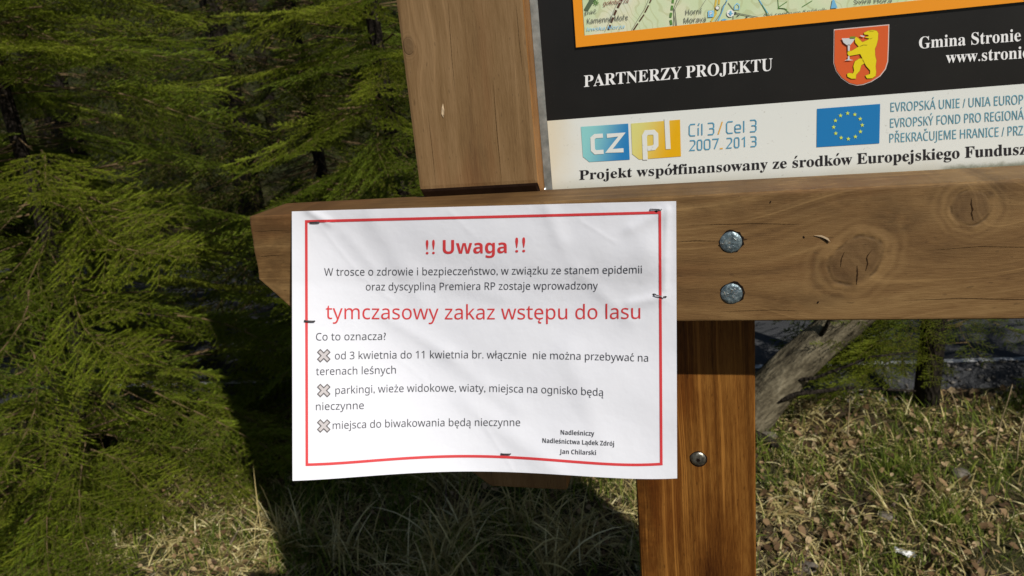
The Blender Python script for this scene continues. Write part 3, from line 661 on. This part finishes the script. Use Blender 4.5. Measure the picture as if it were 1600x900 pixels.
# cracks in the knots, splinters, dents
def ribbon(name, L, w, y, mat, parent, taper=True):
    P = densify([tuple(unp(a, b, y)[[0, 2]]) for a, b in L], .0008); n = len(P); V, F = [], []
    for i, (a, b) in enumerate(P):
        q = P[min(i + 1, n - 1)]; o = P[max(i - 1, 0)]; d = np.array([q[0] - o[0], q[1] - o[1]]); d /= np.linalg.norm(d) + 1e-9
        wv = w * .5 * (math.sin(math.pi * (i + .35) / (n + .2)) if taper else 1) * (1 + .3 * math.sin(i * 1.7))
        V += [(a - d[1] * wv, y, b + d[0] * wv), (a + d[1] * wv, y, b - d[0] * wv)]
        if i: k = 2 * i; F.append((k - 2, k, k + 1, k - 1))
    V, F = np.array(V), F
    return mesh(name, V, F, mat, parent)
Z4 = Q(1040, 270, 2.857)
for L, wd in (([(922, 345), (905, 365), (898, 380), (903, 405), (893, 440)], .00065), ([(855, 412), (857, 450), (852, 500)], .0008), ([(1367, 110), (1365, 140), (1372, 165), (1366, 180), (1375, 215)], .0007), ([(800, 350), (785, 385), (782, 420)], .0005), ([(345, 302), (352, 298), (365, 297)], .0007), ([(50, 306), (140, 303), (240, 305)], .00035), ([(345, 537), (352, 533)], .0016)):
    ribbon('wood_crack', Z4(L), wd, -.00025, flat('crack_shade', (.035, .018, .008), .95, .05), beam)
for L, wd in (([(1075, 352), (1180, 349), (1262, 351)], .00030), ([(1400, 470), (1500, 466), (1600, 468), (1700, 466)], .00035), ([(1120, 487), (1210, 484), (1260, 486)], .00025), ([(1440, 392), (1530, 385), (1640, 387)], .00028), ([(393, 362), (430, 360), (455, 361)], .00030), ([(398, 402), (425, 399), (450, 400)], .00025)):
    ribbon('wood_crack', L, wd, -.00022, flat('crack_shade', (.045, .024, .010), .95, .05), beam)
for L, wd in (([(700, 0), (706, 90), (712, 150)], .00030), ([(770, 120), (776, 200), (784, 285)], .00032), ([(668, 170), (676, 240), (682, 300)], .00025), ([(806, 0), (812, 70), (818, 120)], .00025)):
    ribbon('wood_crack', L, wd, .0448, flat('crack_shade', (.045, .024, .010), .95, .05), upL)
CHIP = flat('raw_wood', (.60, .45, .28), .8, .1)
def chip(name, px, y, th, par):
    V = [unp(a, b, y) + np.array([0, -k * th, 0]) for a, b, k in px]; n = len(V); V = V + [v + np.array([0, .0004, 0]) for v in V]
    F = [tuple(range(n)), tuple(range(2 * n - 1, n - 1, -1))] + [(i, i + n, (i + 1) % n + n, (i + 1) % n) for i in range(n)]
    return mesh(name, V, F, CHIP, par)
chip('splinter', [(1272, 368, 0), (1284, 367.5, .6), (1294, 372, 1), (1297, 377, 1), (1291, 373.5, .8), (1283, 370, .4)], -.0006, .0012, beam)
ribbon('wood_crack', [(1284, 371), (1291, 375), (1295, 379)], .0012, -.00030, HOLE, beam)
chip('splinter', [(692, 162, 0), (694.5, 172, .6), (694.5, 180, 1), (693, 184, 0), (690, 178, .2), (690.5, 168, .2)], .0445, .0012, upL)
for (a, b, c, d) in ((1203, 315.5, 1204.5, 316), (1255, 371, 1257, 370), (1277, 472, 1279, 473)): ribbon('nail_mark', [(a, b), (c, d)], .0014, -.0003, HOLE, beam, False)

# ---------------------------------------------------------------- the paper notice
U0, U1 = 456.0, 1056.5
def interp(t, P): return float(np.interp(t, [p[0] for p in P], [p[1] for p in P]))
from bisect import bisect
def smooth(P):
    xs_ = np.array([p[0] for p in P]); ys_ = np.array([p[1] for p in P]); c = np.polyfit(xs_, ys_, min(4, len(P) - 1)); return lambda t: float(np.polyval(c, t))
topc = smooth([(456, 330.6), (501, 328.6), (604, 326.3), (760, 321.6), (900, 318), (1056, 314.3)])
botc = smooth([(457, 751.4), (550, 745.5), (645, 739.6), (700, 737.4), (759, 736.3), (820, 738.2), (885, 743), (990, 747.8), (1058, 747.5)])
def pdepth(u, v):
    s = (u - 480) * -.816 + (v - 345) * .578
    sp = 34 * math.log1p(math.exp(min(s / 34, 30)))
    y = -.064 * (sp / 253) ** 1.06
    b = max(0., (v - 440) / 305); y -= .034 * b ** 1.35 * (1 - .25 * math.exp(-((u - 1056) / 120) ** 2))
    y -= .0035 * math.exp(-((u - 960) / 60) ** 2 - ((v - 395) / 55) ** 2)                    # bulge between the staples
    y -= .0028 * math.exp(-((u - 1015) / 28) ** 2 - ((v - 395) / 40) ** 2)
    y -= .0022 * math.exp(-((u - 760) / 150) ** 2 - ((v - 400) / 90) ** 2)
    for (a, bb, c, d, w_, am) in CREASES:                                                    # soft creases: segment, width, height
        dx, dy = c - a, d - bb; L2 = dx * dx + dy * dy; t = ((u - a) * dx + (v - bb) * dy) / L2; tc = min(1, max(0, t))
        q = math.hypot(u - a - tc * dx, v - bb - tc * dy) / w_; sd = ((u - a) * dy - (v - bb) * dx) / math.sqrt(L2) / w_
        y -= .8 * am * math.exp(-q * q) * (1 + .8 * math.tanh(sd * 2))
    y -= .00045 * (math.sin(u * .031 + v * .017) + math.sin(u * .013 - v * .041 + 1) + .6 * math.sin(u * .07 + v * .05)) * 1.0
    return min(y - .0009, -.0007)
CREASES = [(498, 352, 560, 430, 3.5, .00022), (560, 430, 612, 470, 3.5, .00018), (700, 330, 742, 372, 4, .00016), (905, 345, 960, 380, 3.5, .0002), (1036, 400, 1000, 440, 4, .00025), (620, 560, 668, 600, 4, .00016), (745, 650, 800, 735, 4, .0002), (540, 372, 580, 420, 13, .0005), (575, 345, 650, 470, 24, .0008), (600, 500, 700, 560, 16, .0008), (640, 430, 780, 470, 22, .0007),
           (1030, 461, 985, 470, 12, .0012), (1025, 330, 985, 352, 14, .0012), (690, 560, 800, 640, 22, .0008), (900, 430, 975, 500, 18, .0008),
           (480, 332, 510, 350, 9, .0012), (730, 640, 860, 740, 28, .0012), (880, 560, 930, 690, 30, .0008), (1040, 330, 1036, 450, 8, .0010), (850, 330, 870, 380, 18, .0008)]
def pmap(k): return lambda u, v: unp(u, v, pdepth(u, v) - .00032 * k)
def pxof(s, t):
    u = U0 + s * (U1 - U0) + (1.0 * t if s < .5 else 1.6 * t) ; a, b = topc(u), botc(u)
    return u, a + (b - a) * t
notice = empty('paper_notice', tuple(unp(756, 530, -.003)), 'white paper notice in Polish with red border stapled across the crossbeam', 'notice')
NXp, NYp = 190, 134; V = []
for j in range(NYp + 1):
    for i in range(NXp + 1): V.append(pmap(0)(*pxof(i / NXp, j / NYp)))
F = [(j * (NXp + 1) + i, (j + 1) * (NXp + 1) + i, (j + 1) * (NXp + 1) + i + 1, j * (NXp + 1) + i + 1) for j in range(NYp) for i in range(NXp)]
M = Mat('printer_paper', .85, 0, .15); x, y, z = M.pos(); n = M.noise(x, y, z, 500., 3., .6); n3 = M.noise(x, y, z, 28., 4., .55); M.color((.70, .71, .755)); M.bump(n * .02 + n3, .0022, .5)
t = M.nt.nodes.new('ShaderNodeBsdfTranslucent'); t.inputs[0].default_value = (.8, .8, .8, 1); a = M.nt.nodes.new('ShaderNodeMixShader'); a.inputs[0].default_value = .08
M.nt.links.new(M.b.outputs[0], a.inputs[1]); M.nt.links.new(t.outputs[0], a.inputs[2]); M.nt.links.new(a.outputs[0], M.nt.nodes['Material Output'].inputs[0])
mesh('sheet', V, F, M.m, notice, smooth=True)
RINK = flat('red_ink', (.54, .042, .046), .6, .2); KINK = flat('grey_black_ink', (.050, .052, .062), .6, .2)
tb = smooth([(478.5, 346), (603, 342.8), (760, 339), (900, 335.5), (1031, 332)]); bb_ = smooth([(479, 726), (600, 718.5), (700, 713.4), (759, 712.6), (857, 719), (954, 725), (1033, 725)])
E1 = [(u, tb(u)) for u in np.linspace(478.5, 1031, 60)]; E2 = [(1031 + 2.3 * t, tb(1031) + (725 - tb(1031)) * t) for t in np.linspace(0, 1, 50)]
E3 = [(u, bb_(u)) for u in np.linspace(1033, 479.5, 60)]; E4 = [(479.5 - 1 * t, bb_(479.5) + (tb(478.5) - bb_(479.5)) * t) for t in np.linspace(0, 1, 50)]
ring = E1 + E2[1:] + E3[1:] + E4[1:-1]
strokes('red_border', [ring], 4.2, pmap(1), RINK, notice, closed=True)
T_ = lambda s, st, b, c, m, **k: lettering(s, st, b, c, pmap(1), m, notice, **k)
T_('!!', 'B', [(665.2, 397.2), (679.5, 396.8)], 23, RINK); T_('Uwaga', 'B', [(691.8, 396.6), (791.8, 395.4)], 21.5, RINK); T_('!!', 'B', [(805, 394.3), (820.8, 393.8)], 24, RINK)
T_('W trosce o zdrowie i bezpieczeństwo, w związku ze stanem epidemii', 'R', [(506.5, 430.8), (755, 429.3), (1003, 427)], 11.7, KINK)
T_('oraz dyscypliną Premiera RP zostaje wprowadzony', 'R', [(571.6, 453.8), (934.3, 452)], 11.7, KINK)
T_('tymczasowy zakaz wstępu do lasu', 'R', [(509, 498.3), (760, 499), (1000.5, 498)], 22.4, RINK)
T_('Co to oznacza?', 'R', [(493.7, 532), (603, 531)], 11.7, KINK)
T_('od 3 kwietnia do 11 kwietnia br. włącznie  nie można przebywać na', 'R', [(523.3, 561.6), (752, 560), (1012.8, 565.2)], 11.7, KINK)
T_('terenach leśnych', 'R', [(493.6, 586.2), (618.6, 583.6)], 11.7, KINK)
T_('parkingi, wieże widokowe, wiaty, miejsca na ognisko będą', 'R', [(524, 615.8), (759, 612.3), (942.8, 619)], 11.7, KINK)
T_('nieczynne', 'R', [(493.6, 641), (568.6, 639)], 11.7, KINK)
T_('miejsca do biwakowania będą nieczynne', 'R', [(519.8, 670.6), (700, 666), (812.8, 665.8)], 11.7, KINK)
T_('Nadleśniczy', 'B', [(876, 679), (928.6, 681)], 7.2, KINK); T_('Nadleśnictwa Lądek Zdrój', 'B', [(847.5, 691.8), (959.6, 696.8)], 7.2, KINK); T_('Jan Chilarski', 'B', [(874.4, 709), (931.4, 711)], 7.2, KINK)
GIN = flat('grey_ink', (.11, .10, .10), .6, .2); GFI = flat('light_grey_ink', (.44, .41, .41), .6, .2)
def cross(cx_, cy_, r, w_):
    o = []
    for k in range(4):
        a = math.pi / 4 + k * math.pi / 2; d = np.array([math.cos(a), math.sin(a)]); n_ = np.array([-d[1], d[0]])
        p0 = np.array([cx_, cy_]) + d * r; o += [tuple(p0 - n_ * w_), tuple(p0 + n_ * w_)]
        b2 = a + math.pi / 4; o.append((cx_ + w_ * 1.42 * math.cos(b2), cy_ + w_ * 1.42 * math.sin(b2)))
    return o
for cy_ in (555.6, 610., 665.4):
    c_ = cross(505.9, cy_, 10.6, 3.0); shape('cross_bullet', [c_], pmap(1), GFI, notice); strokes('cross_bullet', [c_], 1.5, pmap(2), GIN, notice, closed=True)
WIRE = flat('staple_steel', (.25, .25, .26), .3, .5, .85); WIRED = flat('shaded_staple', (.05, .048, .05), .5, .4, .4)  # second steel has the dimness of a turned-away staple in its colour
def staple(a, b, lift, rad, mat):
    pa, pb = pmap(1)(*a), pmap(1)(*b); P = []
    for t, l in ((0, 0.), (.06, 1.), (.3, 1.15), (.7, 1.05), (.94, .9), (1, 0.)): q = pa + (pb - pa) * t; P.append((q[0], q[1] - lift * l, q[2]))
    V, F = tube(P, [rad * .7] + [rad] * 4 + [rad * .7], 6); return mesh('staple', V, F, mat, notice, smooth=True)
s1 = staple((1016, 326.5), (1034, 327), .0010, .00045, WIRE); s2 = staple((1022, 459), (1039, 463.5), .0016, .00042, WIRE); s3 = staple((476, 500.5), (492, 501.5), .0014, .0007, WIRED)
s4 = staple((783, 708.5), (798, 709), .0010, .0006, WIRED); s5 = staple((484, 347.5), (499, 347), .0006, .0006, WIRED)
for (u, v) in ((1025, 330), (1022, 459.5), (1039, 463.5)): shape('staple_hole', [[(u - 3, v), (u, v - 1.2), (u + 3.5, v), (u + .5, v + 2.6)]], pmap(1), HOLE, notice)
bpy.data.objects.remove(_ob); bpy.data.curves.remove(_cu)

# ---------------------------------------------------------------- spruces
def needles(p0, p1, dens, nl, nw):
    L = np.linalg.norm(p1 - p0); n = max(3, int(L * dens)); d = (p1 - p0) / L
    up = np.array([0, 0, 1.]); a = np.cross(d, up); a /= np.linalg.norm(a) + 1e-9; b = np.cross(a, d)
    t = rng.uniform(0, 1, n) ** .9; ph = rng.uniform(-.75, math.pi + .75, n)                 # fewer below the twig
    c = np.cos(ph)[:, None] * a + np.sin(ph)[:, None] * b; fw = rng.uniform(.55, .95, n)[:, None]
    nd = c * np.sqrt(1 - fw ** 2 * .8) + d * fw; nd /= np.linalg.norm(nd, axis=1)[:, None]
    P = p0 + (p1 - p0) * t[:, None]; ln = (nl * rng.uniform(.7, 1.2, n))[:, None]; s = np.cross(nd, d); s /= np.linalg.norm(s, axis=1)[:, None] + 1e-9
    V = np.stack([P - s * nw / 2, P + s * nw / 2, P + nd * ln], 1).reshape(-1, 3)
    return V, np.arange(3 * n).reshape(-1, 3)
def make_bough(seed, L=.75, near=True):
    """one flat spruce bough along +X: stem, side shoots and their twigs, all set with needles"""
    global rng
    rng = np.random.default_rng(seed); NV, NT, SV, ST = [], [], [], []; cnt = [0, 0]
    dens = 1250 if near else 130; nl, nw = (.0100, .0019) if near else (.026, .0062)
    def put(p0, p1, r):
        V, T = needles(p0, p1, dens, nl, nw); NV.append(V); NT.append(T + cnt[0]); cnt[0] += len(V)
        d = p1 - p0; d = d / np.linalg.norm(d); a = np.cross(d, [0, 0, 1.]); a /= np.linalg.norm(a) + 1e-9; b = np.cross(a, d)
        q = [p0 + (a * math.cos(k * 2.094) + b * math.sin(k * 2.094)) * r for k in range(3)]; V = np.array(q + [p1]); SV.append(V); ST.append(np.array([(0, 1, 3), (1, 2, 3), (2, 0, 3)]) + cnt[1]); cnt[1] += 4
    def axis(t): return np.array([t * L, .03 * math.sin(t * 5 + seed), -.16 * L * t ** 1.5 + .06 * L * max(0, t - .6) * 3])
    n0 = 7; V = np.array([(-.45, .004, -.01), (-.45, -.004, -.01), (-.45, 0, 0), (.02, 0, 0)]); SV.append(V); ST.append(np.array([(0, 1, 3), (1, 2, 3), (2, 0, 3)])); cnt[1] += 4
    for i in range(n0): put(axis(i / n0), axis((i + 1.08) / n0), .004 * (1.1 - i / n0) + .001)
    step = .070 if near else .06; x = .08 * L
    while x < L * .98:
        t = x / L; p = axis(t); tan = axis(min(1, t + .03)) - p; tan /= np.linalg.norm(tan)
        for s in (-1, 1):
            if rng.uniform() < .12: continue
            ang = R_(rng.uniform(38, 60)); l = (.34 * L * (1 - t) ** .7 + .06) * rng.uniform(.55, 1.15); droop = rng.uniform(.0, .35)
            d = np.array([math.cos(ang) * tan[0], s * math.sin(ang), tan[2] - droop * .5]); d /= np.linalg.norm(d); q = p.copy(); nseg = 3 if near else 2
            for k in range(nseg):
                d2 = d + np.array([.14 * k, 0, .06 * k * (rng.uniform() - .6)]); d2 /= np.linalg.norm(d2); q2 = q + d2 * l / nseg; put(q, q2, .0014)
                if near and l > .07:
                    for kk in np.arange(.12, 1., .037 * nseg / l):
                        for s2 in (-1, 1):
                            l2 = min(.075, l * .50 * (1 - (k + kk) / nseg * .6)) * rng.uniform(.6, 1.15)
                            if l2 < .018: continue
                            side = np.cross(d2, [0, 0, 1.]); side /= np.linalg.norm(side); dd = d2 * .74 + side * s2 * .66 + np.array([0, 0, rng.uniform(-.22, .10)]); dd /= np.linalg.norm(dd)
                            b0 = q + (q2 - q) * kk; put(b0, b0 + dd * l2, .0009)
                q = q2
        x += step * rng.uniform(.7, 1.3)
    V = np.concatenate(NV + SV); T = np.concatenate([np.concatenate(NT), np.concatenate(ST) + cnt[0]]); me = fast_mesh('bough', V, T)
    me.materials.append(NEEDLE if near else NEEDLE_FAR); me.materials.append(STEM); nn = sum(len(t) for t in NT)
    me.polygons.foreach_set('material_index', np.concatenate([np.zeros(nn, int), np.ones(len(T) - nn, int)]).astype(np.int32)); return me
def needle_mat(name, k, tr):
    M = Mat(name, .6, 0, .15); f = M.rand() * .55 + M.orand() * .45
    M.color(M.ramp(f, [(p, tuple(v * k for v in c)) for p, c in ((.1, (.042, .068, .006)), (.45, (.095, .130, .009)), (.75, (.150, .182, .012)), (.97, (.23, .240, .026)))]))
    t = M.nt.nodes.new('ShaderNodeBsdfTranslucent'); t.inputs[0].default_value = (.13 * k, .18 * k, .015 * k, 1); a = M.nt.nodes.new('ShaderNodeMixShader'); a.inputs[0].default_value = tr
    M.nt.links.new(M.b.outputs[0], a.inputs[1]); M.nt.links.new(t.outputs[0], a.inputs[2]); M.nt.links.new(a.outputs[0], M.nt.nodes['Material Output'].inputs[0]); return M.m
NEEDLE = needle_mat('spruce_needles', 1.2, .16); NEEDLE_FAR = needle_mat('shaded_spruce_needles', .42, .1)  # far needles carry the deep shade between the trees in their colour
STEM = flat('spruce_twig', (.13, .090, .045), .8, .1)
M = Mat('spruce_bark', .95, 0, .1); x, y, z = M.pos(); n = M.noise(x * 3, y * 3, z, 22., 4., .6); v = M.voro(x * 2.4, y * 2.4, z, 30.)
M.color(M.ramp(n * .6 + v * .4, [(.25, (.006, .005, .004)), (.5, (.020, .016, .012)), (.8, (.048, .038, .030))])); M.bump(n + v, .01); BARK = M.m
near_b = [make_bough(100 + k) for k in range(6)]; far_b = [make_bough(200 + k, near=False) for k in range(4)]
def spruce(x, y, h, rad, label, group, near, nb, z0=.12, trunk_r=.05, extra=(), seed=0, gap=None):
    rr = random.Random(seed + int(x * 100)); g = float(gz(x, y)); root = empty('spruce_tree', (x, y, g), label, 'spruce tree', group)
    P = [(x + .02 * math.sin(k * 1.3), y, g - .15 + (h + .15) * k / 8) for k in range(9)]; V, F = tube(P, [trunk_r * (1.15 - k / 8) + .004 for k in range(9)], 9); mesh('trunk', V, F, BARK, root, smooth=True)
    lib = near_b if near else far_b; k = 0; GA = 2.39996
    for i in range(nb):
        t = ((i + .5) / nb) ** 1.15; nl_ = max(2, round((h - z0) / (.23 if near else .34))); tq = (math.floor(t * nl_) + .25 + rr.uniform(-.14, .14)) / nl_; z = z0 + (h - z0) * max(0, tq); rl = rad * (1 - t) ** .85 + .08; a = i * GA + rr.uniform(-.25, .25)
        if gap and gap(a, z): continue
        for lay in ((0, 1) if (near and rl > .75) else (0,)):                # long branches carry an inner and an outer bough
            ln = rl * (1. if lay == 0 else .62); r0 = 0. if lay == 1 else max(rl * .22, rl - .74)
            s = (rl - r0) / .75 if lay == 0 else .62 * rl / .75; s *= rr.uniform(.85, 1.12)
            if lay == 1 and rr.random() < .35: continue
            o = bpy.data.objects.new('bough', rr.choice(lib)); COL.objects.link(o); o.parent = root
            tilt = R_(-24 + 52 * t + rr.uniform(-9, 9)) if z > .7 else R_(-9 + rr.uniform(-6, 8)); aa = a + (0 if lay == 0 else rr.uniform(-.5, .5))
            o.location = (r0 * math.cos(a), r0 * math.sin(a), z - g * 0 - (.10 * rl if lay == 0 else 0)); o.rotation_euler = (rr.uniform(-.55, .55), -tilt, aa); o.scale = (s, s * rr.uniform(.85, 1.15), s)
    for (z, a, s, tl, *rest) in extra:                            # single boughs the picture shows
        o = bpy.data.objects.new('bough', rr.choice(lib)); COL.objects.link(o); o.parent = root
        r0 = rest[0] if rest else .10; o.location = (r0 * math.cos(a), r0 * math.sin(a), z); o.rotation_euler = (rr.uniform(-.3, .3), -R_(tl), a); o.scale = (s, s, s)
    return root
G1 = 'spruce trees close behind the board'; G2 = 'spruce trees across the road'
spruce(-2.72, 2.02, 4.8, 1.42, 'dense sunlit young spruce at the far left with boughs sweeping down to the grass', G1, True, 165, .08, .03, seed=1,
       extra=[(.16 + .035 * (k % 6), -1.45 + .12 * k, .95 + .05 * (k % 3), -9 - (k * 5) % 9, .52 + .06 * (k % 3)) for k in range(12)])
spruce(-2.45, 1.62, .80, 1.05, 'low young spruce at the bottom left corner in front of the far left tree', G1, True, 46, .06, .015, seed=8)
spruce(-1.38, 2.68, 4.8, 1.00, 'shaded spruce right behind the cut end of the crossbeam, sunlit only towards its top', G1, True, 185, .30, .035, seed=2)
spruce(-4.1, 3.10, 5.2, 1.20, 'spruce in second row behind the far left tree, seen through its boughs', G1, True, 120, .3, .06, seed=3)
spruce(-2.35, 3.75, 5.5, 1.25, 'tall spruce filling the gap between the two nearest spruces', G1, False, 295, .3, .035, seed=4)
spruce(.84, 2.70, 4.2, .62, 'small spruce with dark trunk and bright low bough beside the road, seen under the crossbeam', G1, True, 150, .32, .042, seed=5,
       extra=[(.26 + .027 * k, (3.15, 3.6, 2.85, 3.95, 3.4)[k % 5] + .05 * (k % 3), (.56, .66, .74, .62, .70)[k % 5], -4 - (k * 7) % 17) for k in range(26)]
       + [(.36, 4.5, .42, -16), (.50, 4.9, .46, -20), (.62, 4.3, .50, -22), (.46, 5.6, .45, -12), (.58, .4, .62, -16), (.66, 6.0, .62, -18), (.70, .9, .66, -18), (.52, .0, .56, -12), (.78, 5.3, .5, -24)],
       gap=lambda a, z: z < 2.1 and not (z < .7 and 2.75 < a % 6.283 < 4.0))
spruce(1.72, 2.14, .80, .62, 'low bushy spruce just right of the picture, shading the leaves by the road', G1, True, 50, .06, .02, seed=9)
spruce(1.74, 2.64, 2.6, .56, 'spruce standing just right of the picture and shading the road edge', G1, True, 150, .15, .04, seed=6)
k = 0; cnt_ = {}
ORD = ['leftmost', 'second from the left', 'third from the left', 'fourth from the left', 'fifth from the left', 'sixth from the left', 'seventh from the left', 'rightmost']
for (x, y, h, r) in ((-7.6, 7.4, 8, 1.9), (-5.2, 7.1, 9, 1.9), (-3.0, 7.3, 8.5, 1.9), (-1.0, 7.2, 9, 1.8), (.9, 7.4, 8, 1.8), (2.7, 7.2, 8.5, 1.8), (4.6, 7.5, 9, 1.9), (6.8, 7.6, 9, 2.),
                     (-8.8, 9.8, 10, 2.3), (-6.2, 9.6, 11, 2.3), (-3.9, 9.7, 10, 2.2), (-1.8, 9.5, 11, 2.2), (.2, 9.8, 10, 2.2), (2.2, 9.6, 10, 2.2), (4.4, 9.9, 11, 2.3), (-5., 4.6, 6.5, 1.4), (-6.6, 6.0, 8, 1.8), (-3.7, 5.0, 6.5, 1.3),
                     (-10.5, 12, 11, 2.8), (-7.4, 12.4, 12, 2.8), (-4.6, 12.2, 12, 2.8), (-1.8, 12.6, 12, 2.8)):
    row = 'front row' if y > 7 and y < 8 else 'second row' if 9 < y < 11 else 'rear row' if y > 11 else 'near edge'
    cnt_[row] = cnt_.get(row, -1) + 1
    spruce(x, y, h, r, 'shade-darkened spruce in the %s of the forest across the road, %s' % (row, ORD[cnt_[row]]), G2, False, 215, .5, .08, seed=20 + k); k += 1

# leaning tree with pale bark, its foot behind the post
M = Mat('pale_bark', .9, 0, .15); x, y, z = M.pos(); n = M.noise((x - z) * 3.2, y * 3, (x + z) * .8, 9., 4., .65); n2 = M.noise(x, y, z, 60., 3., .6)
M.color(M.ramp(n * .75 + n2 * .25, [(.33, (.022, .018, .012)), (.46, (.10, .083, .052)), (.6, (.20, .170, .11)), (.75, (.33, .29, .20))])); M.bump(n, .02); PB = M.m
lt = empty('leaning_tree', (.10, 2.42, 0), 'pale barked tree leaning right from its foot beside the orange brown post', 'leaning tree')
P = [(-.02, 2.44, -.15), (.10, 2.43, .02), (.19, 2.42, .16), (.30, 2.42, .29), (.44, 2.41, .43), (.66, 2.36, .68), (.92, 2.28, 1.15), (1.05, 2.22, 1.9), (1.08, 2.2, 2.9), (1.06, 2.2, 4.0)]
V, F = tube(P, [.13, .105, .088, .078, .070, .062, .055, .046, .035, .02], 14); V = np.array(V); V += (rng.normal(0, .004, V.shape)); mesh('trunk', V, F, PB, lt, smooth=True)
for L, r in (([(.17, 2.36, .13), (.30, 2.34, .20), (.50, 2.33, .235), (.72, 2.36, .21)], .013), ([(.36, 2.38, .36), (.42, 2.34, .52), (.36, 2.30, .70)], .012), ([(.05, 2.38, .02), (.16, 2.30, .03), (.30, 2.24, -.01)], .035),
             ([(.24, 2.37, .24), (.36, 2.33, .27), (.55, 2.30, .37), (.70, 2.28, .40)], .009), ([(.66, 2.36, .68), (.8, 2.5, 1.1), (.7, 2.6, 1.7)], .022), ([(1.05, 2.2, 1.9), (1.4, 2.3, 2.4), (1.6, 2.4, 3.0)], .02), ([(1.08, 2.2, 2.5), (.7, 2.2, 3.0), (.4, 2.3, 3.6)], .018)):
    n_ = len(L); V, F = tube(L, [r * (1 - .75 * i / (n_ - 1)) for i in range(n_)], 7); mesh('limb', V, F, BARK, lt, smooth=True)
# dark thin trunks farther back under the beam
def bare(name, x, y, h, r, label, lean=0., z=None):
    g = float(gz(x, y)); root = empty(name, (x, y, g), label, 'tree', 'bare trunks across the road'); P = [(x + lean * k / 6, y, g - .1 + h * k / 6) for k in range(7)]
    V, F = tube(P, [r * (1.1 - k / 9) for k in range(7)], 9); mesh('trunk', V, F, BARK, root, smooth=True)
    for k in range(7):
        zz = h * (.12 + .12 * k); a = k * 2.4; b = (x + lean * zz / h, y, g + zz); V, F = tube([b, (b[0] + .35 * math.cos(a), b[1] + .35 * math.sin(a), b[2] + .05), (b[0] + .8 * math.cos(a), b[1] + .8 * math.sin(a), b[2] - .05)], [.012, .009, .003], 5); mesh('limb', V, F, BARK, root)
bare('bare_tree', .32, 6.45, 5.5, .06, 'thin dark trunk across the road beside the leaning tree')
bare('bare_tree', 2.42, 6.5, 6., .09, 'thick dark trunk across the road, to the right behind the small spruce')
bare('bare_tree', 1.7, 6.6, 5.5, .05, 'slim dark trunk across the road behind the small spruce', .2)

# dry upright stems
STK = flat('dry_stem', (.30, .23, .13), .8, .15)
for (u, v, h, lean, lab) in ((1555, 712, .30, .03, 'tall dry stem near the right edge of the picture, left one of the pair'), (1588, 722, .50, .05, 'tallest dry stem, at the right edge of the picture'), (1325, 690, .20, .0, 'dry stem standing in the straw in front of the small spruce'), (1268, 640, .12, -.01, 'short pale dry stem beside the leaning trunk'), (1500, 660, .15, -.05, 'bent brown stem in the shade below the small spruce')):
    p = unground(u, v, 0.); g = float(gz(p[0], p[1])); P = [(p[0] + lean * (k / 5) ** 1.5, p[1] + .01 * math.sin(k), g - .01 + h * k / 5) for k in range(6)]
    V, F = tube(P, [.0032 - .0004 * k for k in range(6)], 6); o = mesh('dry_stem', V, F, STK, None, smooth=True); tag(o, lab, 'dry stem', 'dry stems standing in the grass')
# scrap of litter
p = unground(1415, 852, .02); rs = np.random.default_rng(5); V, F = [], []
for j in range(5):
    for i in range(7): V.append((p[0] + (i - 3) * .0085, p[1] + (j - 2) * .007 - (i - 3) * .003, float(gz(p[0], p[1])) + .016 + rs.uniform(0, .012)))
for j in range(4):
    for i in range(6): k = j * 7 + i; F.append((k, k + 1, k + 8, k + 7))
o = mesh('litter_scrap', V, F, flat('scrap_white', (.72, .72, .70), .8, .2), None); tag(o, 'small crumpled white scrap lying in the straw at lower right', 'litter')
# stones among the leaves
M = Mat('field_stone', .9, 0, .2); x, y, z = M.pos(); n = M.noise(x, y, z, 40., 4., .6); M.color(M.ramp(n, [(.3, (.07, .06, .05)), (.7, (.20, .175, .14))])); M.bump(n, .004); ST_ = M.m
for (u, v, s, lab) in ((1196, 685, .040, 'grey stone at the foot of the leaning trunk'), (1384, 800, .026, 'brown stone lying in the leaves above the white scrap'), (1265, 868, .030, 'dark stone half hidden by straw near the post'), (1500, 745, .028, 'pale stone in the shaded leaves to the right')):
    p = unground(u, v, 0.); bm = bmesh.new(); bmesh.ops.create_icosphere(bm, subdivisions=2, radius=1); rs = random.Random(int(u))
    for vv in bm.verts: vv.co *= rs.uniform(.86, 1.08); vv.co = Vector((vv.co.x * s * 1.2, vv.co.y * s, vv.co.z * s * .65)) + Vector((p[0], p[1], float(gz(p[0], p[1])) + s * .2))
    me = bpy.data.meshes.new('stone'); bm.to_mesh(me); bm.free(); tag(link('stone', me, None, ST_, True), lab, 'stone', 'stones in the grass')
